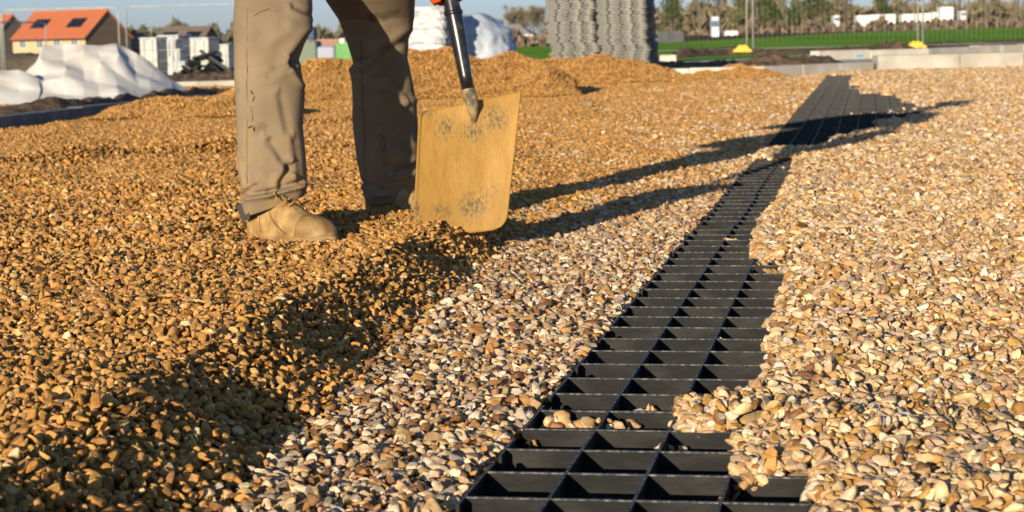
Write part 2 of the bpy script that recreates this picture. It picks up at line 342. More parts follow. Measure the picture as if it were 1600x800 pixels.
def stones_object(name, P, size, col, tilt=.55, surf=None):
    """P: stone centres; one object whose modifier puts a pebble on each point; surf: optional (verts, faces, colours) of the body under the stones"""
    n = len(P); r = np.random.default_rng(abs(hash(name)) % 1000 if False else len(P) % 9973)
    sv = np.zeros((0, 3)) if surf is None else surf[0]
    me = bpy.data.meshes.new(name); V = np.concatenate([sv, P]); me.vertices.add(len(V)); me.vertices.foreach_set('co', V.ravel())
    if surf is not None:
        q = surf[1]; me.loops.add(q.size); me.loops.foreach_set('vertex_index', q.ravel()); me.polygons.add(len(q)); me.polygons.foreach_set('loop_start', np.arange(len(q))*4)
        me.polygons.foreach_set('use_smooth', np.ones(len(q), bool))
    k = len(sv); full = lambda a, d: np.concatenate([np.zeros((k, d)), a]) if d > 1 else np.concatenate([np.zeros(k), a])
    rot = np.stack([r.normal(0, tilt, n), r.normal(0, tilt, n), r.uniform(0, 2*PI, n)], -1)
    sc = (size*np.exp(np.clip(r.normal(0, .29, n), -.7, .42)))[:, None]*r.uniform(.85, 1.15, (n, 3))
    me.attributes.new('rot', 'FLOAT_VECTOR', 'POINT').data.foreach_set('vector', full(rot, 3).ravel())
    me.attributes.new('scl', 'FLOAT_VECTOR', 'POINT').data.foreach_set('vector', full(sc, 3).ravel())
    me.attributes.new('pick', 'INT', 'POINT').data.foreach_set('value', np.concatenate([np.zeros(k), r.integers(0, 22, n)]).astype(np.int32))
    me.attributes.new('is_stone', 'BOOLEAN', 'POINT').data.foreach_set('value', np.concatenate([np.zeros(k, bool), np.ones(n, bool)]))
    me.attributes.new('col', 'FLOAT_COLOR', 'POINT').data.foreach_set('color', np.concatenate([np.zeros((k, 4)), np.concatenate([col, np.ones((n, 1))], -1)]).ravel())
    if surf is not None: me.attributes.new('gcol', 'FLOAT_COLOR', 'POINT').data.foreach_set('color', np.concatenate([np.concatenate([surf[2], np.ones((k, 1))], -1), np.zeros((n, 4))]).ravel())
    me.materials.append(M['ground']); me.update(calc_edges=True)
    o = link(name, me); md = o.modifiers.new('scatter', 'NODES'); md.node_group = SCAT
    return o
BOOT_KEEP = []
def jitter_grid(x0, x1, y0, y1, s):
    nx = int((x1-x0)/s)+1; ny = int((y1-y0)/(s*.87))+1
    i, j = np.meshgrid(np.arange(nx), np.arange(ny)); x = x0+(i+.5*(j % 2))*s+rng.uniform(-.33, .33, i.shape)*s; y = y0+j*s*.87+rng.uniform(-.33, .33, i.shape)*s
    return x.ravel(), y.ravel()
def bed():
    X = []; Y = []; Z = []; SZ = []
    bands = [(1.75, 3.6, .0150), (3.6, 6, .0162), (6, 9, .019), (9, 13, .021), (13, 18, .0245), (18, 24.5, .029)]
    for y0, y1, s in bands:
        for layer in range(2 if y0 < 9 else 1):
            xm = .30*y1+.55
            x, y = jitter_grid(-xm, xm, y0, y1, s*(1 if layer == 0 else 1.25)); k = np.abs(x) < .30*y+.5; x = x[k]; y = y[k]
            u, v = uv(x, y); k = ~isopen(u+.010, v) & ~isopen(u-.004, v); x = x[k]; y = y[k]
            z = near_z(x, y) + (0 if layer == 0 else .006) + rng.normal(0, .0022, len(x)) - .003
            X.append(x); Y.append(y); Z.append(z); SZ.append(np.full(len(x), s*.72))
    # deeper stones along the edge of the covered part, so the edge is a face of stones
    v = np.concatenate([rng.uniform(-.5, 14, 14000), rng.uniform(-.5, 4, 14000)]); e = np.abs(rng.normal(0, .035, len(v)))+.004; u = ub(v)+e; z = rng.uniform(-.040, .004, len(v))+.5*np.minimum(e, .02)
    k = ~isopen(u+.004, v); x, y = xy(u[k], v[k]); X.append(x); Y.append(y); Z.append(z[k]); SZ.append(np.full(len(x), .0115))
    return [np.concatenate(a) for a in (X, Y, Z, SZ)]
bx_, by_, bz_, bs_ = bed()
# loose stones fallen into open cells
def cell_stones():
    spots = [(850,660,520,666,9,.0),(885,662,30,0,10,0),(915,665,20,0,6,0)]
    P = []; Sz = []
    def drop(px, py, n, spread, z=-.030, sz=.0115):
        z = max(z, -.030)+.011; c = G(px, py-1.5, z)
        for _ in range(n): P.append((c[0]+rng.normal(0, spread), c[1]+rng.normal(0, spread*.45), z+rng.uniform(-.012, .006))); Sz.append(sz*rng.uniform(.8, 1.2))
    drop(862, 664, 9, .012, -.026); drop(885, 664, 9, .014, -.026); drop(908, 664, 6, .012, -.028); drop(924, 663, 5, .008, -.024); drop(962, 663, 6, .010, -.020); drop(980, 664, 2, .008)
    drop(1000, 634, 2, .008, -.026); drop(1014, 635, 2, .006, -.026); drop(836, 695, 1, .004, -.034); drop(1042, 697, 2, .008, -.034); drop(1064, 699, 2, .008, -.034)
    drop(1150, 782, 2, .008, -.034); drop(1128, 542, 4, .010, -.03); drop(1160, 543, 1, .008, -.034); drop(1136, 519, 2, .01, -.03); drop(1152, 518, 1, .01, -.03)
    drop(1186, 414, 5, .014, -.022); drop(1204, 415, 4, .012, -.022); drop(1178, 425, 2, .006, -.022); drop(1198, 425, 2, .006, -.022); drop(1212, 425, 2, .006, -.022)
    drop(1144, 381, 4, .012, -.022); drop(1156, 381, 4, .012, -.022); drop(1168, 381, 4, .012, -.022); drop(1131, 391, 2, .01, -.022)
    drop(1085, 640, 5, .02, -.018); drop(1110, 640, 8, .02, -.012); drop(1140, 640, 9, .02, -.01); drop(1240, 566, 10, .03, -.012); drop(1215, 573, 6, .02, -.02)
    drop(1262, 262, 6, .05, -.01); drop(1240, 346, 8, .05, -.01)
    drop(1385, 178, 26, .12, -.012); drop(1420, 172, 26, .10, -.008); drop(1332, 140, 10, .09, -.012)
    return np.array(P), np.array(Sz)
cs, csz = cell_stones()
gw = goldw(bx_, by_); pick = rng.uniform(0, 1, len(bx_)); uu, vv = uv(bx_, by_)
isg = (pick < gw) & (uu < .02); isr = (uu > -.004) & ~isg; ism = ~isg & ~isr
def sub(k): return np.stack([bx_[k], by_[k], bz_[k]], -1), bs_[k]
P_, s_ = sub(isg); farfade = sst(5.5, 14, P_[:, 1])[:, None]
cg = colours(len(P_), PAL_GOLD, PG, rng); cg = cg*(1-.5*farfade)+cg.mean(0)*.5*farfade
tag(stones_object('golden_gravel', P_, s_*.87, cg, .6), 'thick layer of golden clay coated gravel spread on the left', 'gravel', kind='stuff')
P_, s_ = sub(ism); cm = colours(len(P_), PAL_MID, PM, rng); cr = colours(len(P_), PAL_R, PR, rng); t_ = sst(4.5, 9, P_[:, 1])[:, None]
tag(stones_object('washed_gravel', P_, s_, cm*(1-t_)+cr*t_, .5), 'mixed pale washed gravel between the golden layer and the black grid', 'gravel', kind='stuff')
P_, s_ = sub(isr); P_ = np.concatenate([P_, cs]); s_ = np.concatenate([s_*1.08, csz])
tag(stones_object('cream_gravel', P_, s_, colours(len(P_), PAL_R, PR, rng), .5), 'cream and tan pebbles filling and covering the black grid on the right', 'gravel', kind='stuff')

# ------------------------------------------------------------------ gravel heaps
def heap(name, pts, Yc, depth, label, seed, peak=0., s=.019, group='golden gravel heaps'):
    """pts: silhouette knots (px, py of the crest); the heap is a mound of that crest height, depth m deep, at distance Yc"""
    cx = np.array([A(p[0], p[1], Yc) for p in pts]); xs, zs = cx[:, 0], np.maximum(cx[:, 2], 0)
    x0, x1 = xs[0]-.25, xs[-1]+.25; wa = Wob(seed, 9, 12); wb = Wob(seed+1, 26, 12)
    def hz(x, y):
        c = np.interp(x, xs, zs, left=0, right=0); dy = (y-Yc+.05*wa(x, 0*x))/(depth/2)
        asym = np.where(dy < 0, 1.0, 1.15)
        prof = np.clip(1-np.abs(dy*asym), 0, 1); prof = np.where(prof > .75, .75+.25*np.sin((prof-.75)/.25*PI/2)*1.0, prof)
        return c*prof*(1+.05*wa(x, y)) + .006*wb(x, y)*(c > .02)*(prof > .05) - .03*(prof < .03)
    nx, ny = 150, 70
    X, Yg = np.meshgrid(np.linspace(x0, x1, nx), np.linspace(Yc-depth*.62, Yc+depth*.62, ny)); Z = hz(X, Yg)-.015
    idx = np.arange(nx*ny).reshape(ny, nx); q = np.stack([idx[:-1, :-1], idx[:-1, 1:], idx[1:, 1:], idx[1:, :-1]], -1).reshape(-1, 4)
    x, y = jitter_grid(x0, x1, Yc-depth*.6, Yc+depth*.6, s); z = hz(x, y); k = z > .012; P = np.stack([x, y, z-.004], -1)[k]
    org = np.array([(x0+x1)/2, Yc, 0])
    hc_ = colours(len(P), PAL_GOLD, PG, rng); hc_ = hc_*.45+hc_.mean(0)*.55
    o = stones_object(name, P-org, np.full(len(P), s*.70), hc_, .5, (np.stack([X, Yg, Z], -1).reshape(-1, 3)-org, q, np.tile(GOLD*.55, (nx*ny, 1))))
    o.location = org
    return tag(o, label, 'gravel heap', group)
heap('gravel_heap', [(330,170),(400,120),(440,104),(500,96),(560,88),(640,80),(690,79),(745,84),(800,88),(850,98),(878,108),(894,118),(901,132),(907,150)], 18.15, 1.7, 'long golden gravel heap behind the legs and the shovel', 31)
heap('gravel_heap', [(790,112),(830,98),(870,90),(930,86),(980,91),(1030,103),(1068,117),(1090,130)], 21.9, 1.5, 'rounded golden gravel heap in front of the grey panel stack', 41, s=.020)
heap('gravel_heap', [(1020,124),(1070,116),(1110,109),(1150,100),(1185,103),(1210,112),(1238,124)], 22.7, 1.2, 'small golden gravel heap left of the far end of the grid', 51, s=.021)
heap('gravel_heap', [(110,192),(150,184),(175,168),(215,157),(270,154),(320,152),(365,146),(430,150),(470,165)], 14.8, 1.0, 'low golden gravel heap beside the dark kerb', 61, s=.018)

# ------------------------------------------------------------------ black paver panels
def panel_mesh(nu, nv, cu, cv, mats, h=.040):
    m = MB(); tw, tr = .0042, .0034; z0 = -.044; W = nu*cu; Ld = nv*cv
    m.box(0, W, 0, Ld, -.047, -.0445)
    for i in range(nv):                     # row walls
        m.box(0, W, i*cv-tr/2, i*cv+tr/2, z0, 0, 0, 1)
        m.box(.002, W-.004, i*cv-tr/2-.0007, i*cv-tr/2, -.0021, -.0001, 1)      # scuffed rim
        m.box(.004, W-.004, i*cv-tr/2-.0022, i*cv-tr/2, -.036, -.032, 0)
    m.box(0, W, Ld-.006-tr, Ld-.006, z0, -.0016, 0, 1)                       # seam wall
    for j in range(1, nu+1):                # column walls, between the row walls
        for i in range(nv):
            x = j*cu-(tw if j == nu else 0); m.box(x-tw/2, x+tw/2, i*cv+tr/2, (i+1)*cv-tr/2-(.007 if i == nv-1 else 0), z0, -.0004, 0, 1)
    i = 0
    while i < nv:                           # left edge: pieces of wall with open gaps between
        a = i*cv-.30*cv; b = min(i+1, nv-1)*cv+.30*cv
        if i == nv-1: a, b = i*cv-.3*cv, i*cv+.35*cv
        a = max(a, .002)
        cuts = [a]+[k*cv for k in range(nv) if a < k*cv < b]+[b]
        for c0, c1 in zip(cuts[:-1], cuts[1:]): m.box(-.003, .0015, c0+tr/2, c1-tr/2, z0, -.0008, 0, 1)
        m.box(-.006, -.0032, b-.012, b, z0, -.002, 0, 1)
        i += 2
    return m
pm = panel_mesh(PN, PN, CU, CV, None).build('paver_grid_panel', [M['plastic'], M['plastic_edge']])
pm_data = pm.data; used = False
place_words = ['nearest', 'second', 'third', 'fourth', 'fifth', 'sixth', 'seventh', 'eighth', 'ninth', 'tenth', 'eleventh', 'twelfth', 'thirteenth', 'fourteenth', 'fifteenth', 'sixteenth', 'seventeenth', 'eighteenth', 'nineteenth', 'twentieth', 'twenty first', 'twenty second', 'farthest']
PV0 = ROW0 + 3*CV - PN*CV      # panel seam at the row where the photograph shows a jog
ki = 0; v = PV0
while v < ENDV-.3:
    for side in (0, 1):
        if side == 1 and not (8.0 < v < 14.5): continue
        x, y = xy(side*(PN*CU+.002)+random.uniform(-.003, .003), v)
        o = pm if not used else pm.copy()
        if used: C.objects.link(o)
        used = True
        o.location = (x, y, random.uniform(-.002, .001)); o.rotation_euler = (random.uniform(-.002, .002), random.uniform(-.002, .002), -GA+random.uniform(-.003, .003))
        gapn = GAPV[0]-.5 < v
        tag(o, ('black plastic grid panel, %s from the camera in the strip along the pale gravel' % place_words[ki]) if side == 0 else
            ('black plastic grid panel right of the strip under the shadow, beside the %s panel' % place_words[ki]), 'paver panel', 'black gravel grid panels')
    v += PN*CV+.0015; ki += 1

# ------------------------------------------------------------------ kerbs, soil, concrete edging, field
def strip_solid(name, pxs, z1, depth, m, jit=0., kind='structure', parent=None):
    """kerb: pxs are base points (on z=0) of the visible face"""
    mb = MB(); P = [G(*p) for p in pxs]
    for a, b in zip(P[:-1], P[1:]):
        d = (b-a)[:2]; n = np.array([-d[1], d[0]])/np.hypot(*d); n = n if n[1] > 0 else -n
        Ld = np.hypot(*d); k = max(1, int(round(Ld/.915)))
        for i in range(k):
            p = a+(b-a)*i/k; q = a+(b-a)*((i+1)/k); g = (b-a)/Ld*.002; p = p+g; q = q-g; z = z1+random.uniform(-jit, jit); sh = random.uniform(-jit, jit)
            nn = np.array([n[0], n[1], 0]); p = p+nn*sh; q = q+nn*sh
            vs = [p+[0, 0, -.1], q+[0, 0, -.1], q+nn*depth+[0, 0, -.1], p+nn*depth+[0, 0, -.1]]; vs += [w_+np.array([0, 0, z+.1]) for w_ in vs]
            for w_ in vs: w_[2] -= 0
            mb.add(vs, [(0,3,2,1),(4,5,6,7),(0,1,5,4),(1,2,6,5),(2,3,7,6),(3,0,4,7)])
    o = mb.build(name, m); bevel(o, .008); return tag(o, kind=kind)
strip_solid('kerb', [(-260,226),(0,199),(185,176),(330,160)], .075, .13, M['kerb_shaded'], .003)
strip_solid('kerb', [(180,139),(440,131),(700,128)], .06, .15, M['concrete'], .003)
strip_solid('kerb', [(960,124),(1195,120),(1366,111)], .115, .25, M['concrete'], .004)
strip_solid('kerb', [(1372,111),(1500,108),(1600,106),(1760,104),(1900,102)], .195, .30, M['concrete2'], .004)
strip_solid('kerb', [(1280,96),(1360,93),(1450,90),(1530,86),(1600,83),(1760,78)], .16, .20, M['concrete'], .01)
def bank(name, pts, Yd, label_kind, m, seed, z0=0.):
    """low uneven ridge; pts = (px, base y px, height m)"""
    P = [(G(p[0], p[1], z0), p[2]) for p in pts]; xs = np.array([p[0][0] for p in P]); ys = np.array([p[0][1] for p in P]); hs = np.array([p[1] for p in P])
    nx, ny = 260, 26; X = np.linspace(xs[0], xs[-1], nx); wa = Wob(seed, 6, 14); wb = Wob(seed+1, 30, 16)
    T = np.linspace(0, 1, ny); XX = X*np.ones((ny, 1)); base = np.interp(X, xs, ys); YY = base[None]+T[:, None]*Yd
    pr = np.sin(T*PI)[:, None]**.7; Z = z0-.03+pr*(np.interp(X, xs, hs)[None]*(1+.18*wa(XX, YY)+.10*wb(XX, YY))+.03)
    idx = np.arange(nx*ny).reshape(ny, nx); q = np.stack([idx[:-1, :-1], idx[:-1, 1:], idx[1:, 1:], idx[1:, :-1]], -1).reshape(-1, 4)
    mb = MB(); mb.add(np.stack([XX, YY, Z], -1).reshape(-1, 3), q.tolist()); return tag(mb.build(name, m, smooth=True), kind='structure')
bank('soil_bank', [(-300,193,.05),(0,186,.09),(120,176,.09),(200,166,.09),(280,156,.08),(330,150,.05),(420,146,.05)], 1.6, '', M['soil'], 71)
bank('soil_bank', [(180,131,.04),(300,128,.10),(440,126,.10),(760,124,.06)], 2.0, '', M['soil'], 73)
bank('soil_bank', [(1010,110,.05),(1060,110,.11),(1150,109,.10),(1250,107,.13),(1310,104,.13),(1332,103,.04)], 1.6, '', M['soil'], 75)
bank('soil_bank', [(1062,92,.10),(1080,91,.20),(1092,90,.12),(1140,87,.14),(1240,86,.10),(1330,84,.12),(1400,82,.14),(1415,82,.22),(1424,82,.12),(1520,76,.12),(1640,72,.14),(1800,70,.1)], 2.5, '', M['soil'], 77)
pth = MB(); pth.add([G(1000,106,.015), G(1290,99,.015), G(1620,86,.015), G(1800,84,.015), G(1800,74,.015), G(1300,84,.015), G(1010,99,.015)], [tuple(range(7))]); tag(pth.build('path', M['concrete']), kind='structure')
fld = MB(); fl = [G(700,108,0), G(1010,98,0), G(1300,85,0), G(1600,69,0), G(1900,60,0)]; fr = [G(700,76,0), G(1010,68,0), G(1330,51,0), G(1600,41,0), G(1900,36,0)]
nn_ = 40; row = []
for k in range(nn_+1):
    t = k/nn_*4; i = min(int(t), 3); f_ = t-i
    a = fl[i]*(1-f_)+fl[i+1]*f_; b = fr[i]*(1-f_)+fr[i+1]*f_; a[2] = float(ground_z(a[0], a[1]))+.03; b[2] = max(.0, float(ground_z(b[0], b[1]))+.03)
    row += [a, a*.5+b*.5, b]
fld.add(row, [(3*k+j, 3*k+3+j, 3*k+4+j, 3*k+1+j) for k in range(nn_) for j in (0, 1)]); tag(fld.build('grass_field', M['grass']), kind='structure')
# pale block and brown block standing on the right
o = MB().box(-.15, .15, -.10, .10, 0, .15).build('concrete_block', M['concrete']); bevel(o, .02); p = G(1044, 97); o.location = (p[0], p[1], -.02); o.rotation_euler = (0, 0, -.1)
tag(o, 'pale concrete block lying between the grey panel stack and the soil', 'concrete block')
o = MB(); o.tube([(-.05, 0, .02), (.05, 0, .02)], .018, 10); o = o.build('pipe_offcut', mat('blue_pipe', (.05, .3, .6), .5), smooth=False); p = G(1338, 97); o.location = (p[0], p[1]-.3, .08)
tag(o, 'short blue pipe offcut behind the end of the near kerb', 'pipe')
rk = MB().box(-.045, .045, -.035, .035, -.01, .05).build('clay_clod', mat('brown_clod', (.2, .12, .06), .9, (.3, .19, .1), 20, .01, 20)); bevel(rk, .02, 3); p = G(918, 166); rk.location = (p[0], p[1], .0)
tag(rk, 'lone brown clod lying on the flat gravel in front of the heaps', 'clod')

# ------------------------------------------------------------------ shovel
def shovel():
    base = G(720, 358, .05); base[1] = 5.05; base = A(720, 358, 5.05)
    root = empty('shovel', base); tag(root, 'square mouth shovel with ochre clay coated blade stuck in the gravel edge', 'shovel')
    nu, nvv = 46, 56; BL, BR = A(645, 372, 5.01), A(791, 357, 5.04); TL, TR = A(655, 176, 5.10), A(813, 142, 5.12)
    nrm = np.cross(BR-BL, TL-BL); nrm /= np.linalg.norm(nrm); nrm = nrm if nrm[1] > 0 else -nrm      # away from the camera
    V = []; wear = []
    for j in range(nvv+1):
        t = j/nvv
        for i in range(nu+1):
            s = i/nu
            hpx = t*200; r = 20.; inset = 0
            if hpx < r: inset = (r-math.sqrt(max(r*r-(r-hpx)**2, 0)))/150
            top = (1-t)*200; r2 = 9.; i2 = 0
            if top < r2: i2 = (r2-math.sqrt(max(r2*r2-(r2-top)**2, 0)))/150
            ss = max(0, 1-(s))*0+s
            lo, hi = max(inset*.6, i2), 1-inset
            ss = lo+(hi-lo)*s
            p = (BL*(1-ss)+BR*ss)*(1-t)+(TL*(1-ss)+TR*ss)*t
            c = (ss-.5)*2
            p = p+nrm*(.016*(1-c*c)*(1-.35*t)-.010*math.exp(-((ss-.53)/.10)**2)*sst(.80, 1.0, t)-.012*(abs(c) > .96)*t)
            q = pj(p); V.append(p); 
            wv = 0
            for (ax, ay, rx, ry, k) in [(695,200,20,22,.8),(742,205,22,20,1),(772,185,22,22,1),(738,320,26,22,1),(690,330,22,14,.8),(650,330,14,26,.8),(760,300,30,30,.45),(668,178,20,6,.7),(715,250,60,40,.25),(730,350,70,10,.35)]:
                wv = max(wv, k*math.exp(-(((q[0]-ax)/rx)**2+((q[1]-ay)/ry)**2)))
            wear.append(wv)
    fs = [(j*(nu+1)+i, j*(nu+1)+i+1, (j+1)*(nu+1)+i+1, (j+1)*(nu+1)+i) for j in range(nvv) for i in range(nu)]
    mb = MB(); mb.add(V, fs)
    m = bpy.data.materials.new('clay_coated_steel'); m.use_nodes = True; t = m.node_tree; n = t.nodes; L = t.links; b = n['Principled BSDF']
    at = n.new('ShaderNodeAttribute'); at.attribute_name = 'wear'; tc = n.new('ShaderNodeTexCoord')
    nz = n.new('ShaderNodeTexNoise'); nz.inputs['Scale'].default_value = 130; nz.inputs['Detail'].default_value = 6; mp = n.new('ShaderNodeMapping'); mp.inputs['Scale'].default_value = (1.2, 1, .7); mp.inputs['Rotation'].default_value = (0, .7, 0)
    L.new(tc.outputs['Object'], mp.inputs[0]); L.new(mp.outputs[0], nz.inputs['Vector'])
    rn = n.new('ShaderNodeMapRange'); rn.inputs['From Min'].default_value = .34; rn.inputs['From Max'].default_value = .68; L.new(nz.outputs[0], rn.inputs['Value']); ad = n.new('ShaderNodeMath'); ad.operation = 'MULTIPLY'; L.new(at.outputs['Fac'], ad.inputs[0]); L.new(rn.outputs[0], ad.inputs[1])
    rp = n.new('ShaderNodeValToRGB'); rp.color_ramp.elements[0].position = .12; rp.color_ramp.elements[1].position = .75
    rp.color_ramp.elements[0].color = (0, 0, 0, 1); rp.color_ramp.elements[1].color = (1, 1, 1, 1); L.new(ad.outputs[0], rp.inputs[0])
    n2 = n.new('ShaderNodeTexNoise'); n2.inputs['Scale'].default_value = 16; n2.inputs['Detail'].default_value = 12; n2.inputs['Roughness'].default_value = .72; mp2 = n.new('ShaderNodeMapping'); mp2.inputs['Scale'].default_value = (1.4, 1, .4); mp2.inputs['Rotation'].default_value = (0, .12, 0); L.new(tc.outputs['Object'], mp2.inputs[0]); L.new(mp2.outputs[0], n2.inputs['Vector'])
    r2 = n.new('ShaderNodeValToRGB'); r2.color_ramp.elements[0].position = .3; r2.color_ramp.elements[1].position = .7; r2.color_ramp.elements[0].color = (.25, .130, .020, 1); r2.color_ramp.elements[1].color = (.38, .215, .055, 1); L.new(n2.outputs[0], r2.inputs[0])
    mx = n.new('ShaderNodeMix'); mx.data_type = 'RGBA'; L.new(rp.outputs[0], mx.inputs[0]); L.new(r2.outputs[0], mx.inputs[6]); mx.inputs[7].default_value = (.08, .072, .04, 1)
    L.new(mx.outputs[2], b.inputs['Base Color']); b.inputs['Roughness'].default_value = .6; b.inputs['Specular IOR Level'].default_value = .25
    bp = n.new('ShaderNodeBump'); bp.inputs['Distance'].default_value = .0014; L.new(nz.outputs[0], bp.inputs['Height']); L.new(bp.outputs[0], b.inputs['Normal'])
    bl = mb.build('blade', m, root, True, base); at = bl.data.attributes.new('wear', 'FLOAT', 'POINT'); at.data.foreach_set('value', wear)
    so_ = bl.modifiers.new('thick', 'SOLIDIFY'); so_.thickness = .003; so_.offset = 0
    clay = mat('dry_clay', (.10, .085, .06), .8, (.38, .27, .14), 45, .002, 120)
    black = mat('black_painted_steel', (.012, .012, .013), .28, (.10, .085, .06), 26, contrast=(.55, .9), spec=.6, detail=9)
    top = A(655, -262, 5.22)
    def S_(px, py, y): return A(px, py, y)
    sk = MB(); sk.tube([S_(742,196,5.112), S_(740,176,5.104), S_(738,163,5.092), S_(734,148,5.08), S_(731,138,5.083), S_(729,128,5.086)], [.004, .013, .019, .0175, .0165, .0170], 20); sk.build('socket', clay, root, True, base)
    sh = MB(); sh.tube([S_(731.5,139,5.082), S_(727,118,5.087), S_(722,90,5.092), S_(714,45,5.10), S_(707,12,5.11), S_(704,-2,5.115), S_(690,-70,5.135), top], [.0168, .0172, .0195, .0225, .0215, .020, .0185, .017], 20); sh.build('shaft', black, root, True, base)
    cl = MB(); cl.tube([S_(709,23,5.107), S_(708,17,5.108)], [.0248, .0248], 20); cl.build('collar', black, root, True, base)
    hd = MB(); a, b_ = top+np.array([-.055, 0, .10]), top+np.array([.055, -.0, .11]); hd.tube([top, top*.5+a*.5+np.array([-.02, 0, -.005]), a], .010, 10); hd.tube([top, top*.5+b_*.5+np.array([.02, 0, -.005]), b_], .010, 10); hd.tube([a, b_], .016, 12)
    hd.build('handle', black, root, True, base)
    return root, top
SHOVEL, SH_TOP = shovel()

# ------------------------------------------------------------------ the worker
PB = A(510, 350, 5.25); PB[2] = .05
def skin_body():
    """head, neck, trunk, arms and legs as one skinned figure (most of it under the clothes)"""
    hipc = A(520, -175, 5.30); hipc[2] = .93
    J = {}; J['pelvis'] = hipc
    J['waist'] = hipc+[.02, -.02, .16]; J['chest'] = hipc+[.06, -.03, .40]; J['neck'] = hipc+[.09, -.06, .56]; J['jaw'] = hipc+[.105, -.10, .635]; J['head'] = hipc+[.115, -.115, .72]; J['crown'] = hipc+[.11, -.105, .79]
    J['shL'] = hipc+[-.17, .10, .43]; J['elL'] = hipc+[-.36, .32, .24]
    J['shR'] = hipc+[.24, -.08, .40]; J['elR'] = hipc+[.32, -.30, .10]
    J['haL'] = SH_TOP+[0, -.02, .105]; J['haR'] = A(697, -8, 5.07)
    J['hipL'] = hipc+[-.10, -.03, -.04]; J['hipR'] = hipc+[.09, .04, -.04]
    J['knL'] = A(425, 70, 5.02); J['anL'] = A(428, 325, 5.01); J['knR'] = A(594, 75, 5.55); J['anR'] = A(606, 300, 5.67)
    rad = dict(pelvis=.125, waist=.115, chest=.14, neck=.055, jaw=.062, head=.088, crown=.07, shL=.06, elL=.042, haL=.028, shR=.06, elR=.042, haR=.028, hipL=.06, hipR=.06, knL=.028, knR=.028, anL=.025, anR=.025)
    E_ = [('pelvis','waist'),('waist','chest'),('chest','neck'),('neck','jaw'),('jaw','head'),('head','crown'),('chest','shL'),('shL','elL'),('elL','haL'),('chest','shR'),('shR','elR'),('elR','haR'),('pelvis','hipL'),('pelvis','hipR'),('hipL','knL'),('knL','anL'),('hipR','knR'),('knR','anR')]
    K = list(J); me = bpy.data.meshes.new('person'); me.from_pydata([tuple(J[k]-PB) for k in K], [(K.index(a), K.index(b)) for a, b in E_], [])
    o = link('person', me); o.location = PB; me.materials.append(mat('skin', (.50, .30, .21), .55, (.55, .34, .25), 20))
    sk = o.modifiers.new('skin', 'SKIN'); sk.use_smooth_shade = True
    for k, v_ in zip(K, me.skin_vertices[0].data): v_.radius = (rad[k], rad[k]); v_.use_root = (k == 'pelvis')
    o.modifiers.new('sub', 'SUBSURF').levels = 2; o.modifiers['sub'].render_levels = 2
    return o, J
PER, J = skin_body()
tag(PER, 'worker in khaki trousers and dusty tan boots standing on the golden gravel holding the shovel', 'person')

def ring(c, hw, hd, n=72, tilt=0., yaw=0.):
    th = np.linspace(0, 2*PI, n, endpoint=False); cx, sx = np.cos(th), np.sin(th)
    e = 2.25; rx = np.sign(cx)*np.abs(cx)**(2/e)*hw; ry = np.sign(sx)*np.abs(sx)**(2/e)*hd
    x = rx*math.cos(yaw)-ry*math.sin(yaw); y = rx*math.sin(yaw)+ry*math.cos(yaw)
    return np.stack([c[0]+x, c[1]+y, c[2]+x*tilt], -1)
wF1 = Wob(81, 14, 12, (1, .6)); wF2 = Wob(82, 38, 14, (.8, 1))
def seg_d(q, a, b):
    a = np.array(a, float); b = np.array(b, float); ab = b-a; t = np.clip(((q[:, :2]-a)@ab)/(ab@ab), 0, 1); d = q[:, :2]-(a+t[:, None]*ab)
    s = (ab[0]*d[:, 1]-ab[1]*d[:, 0])/np.hypot(*ab); return np.linalg.norm(d, axis=1), s
def leg_loft(rows, creases, cuff, dscale=.86):
    """rows: (py, left px, right px, depth Y, tilt)"""
    py = [r[0] for r in rows]; rings = []
    ys = np.concatenate([np.arange(py[-1], -30, -2.2), np.arange(-30, py[0]-.1, -7)]); ys = ys[ys >= py[0]][:]
    if py[0] < py[-1]: ys = np.arange(py[-1], py[0]-.1, -2.4)
    I = lambda y, k: np.interp(y, py, [r[k] for r in rows])
    for y in ys:
        l, r_, Yd, ti = I(y, 1), I(y, 2), I(y, 3), I(y, 4); c = A((l+r_)/2, y, Yd); hw = (r_-l)/2/F*Yd
        rg = ring(c, hw, hw*dscale, 96, ti)
        nrm = rg-c; nrm[:, 2] = 0; nrm /= np.linalg.norm(nrm, axis=1)[:, None]; q = pj(rg); front = np.clip(-nrm[:, 1]*2+.6, 0, 1)
        th = np.arctan2(nrm[:, 1], nrm[:, 0]); z = rg[:, 2]
        lat = np.clip(1-np.abs(nrm[:, 0])**6, 0, 1)                      # keep the outline where the photograph has it
        d = (.0022*wF1(th*.20, z)+.0009*wF2(th*.22, z))*lat
        for a, b, wd, dp in creases:
            wd = wd*.82; dp = dp*1.15; dd, sg = seg_d(q, a, b); d = d-front*dp*np.exp(-(dd/wd)**2)+front*dp*.75*np.exp(-((dd-wd*1.7)/(wd*1.1))**2)*(sg > 0)
        if y > cuff[0]: d = d+.0035*np.exp(-((y-cuff[0]-3)/5)**2)+.0012
        rings.append(rg+nrm*d[:, None])
    return rings
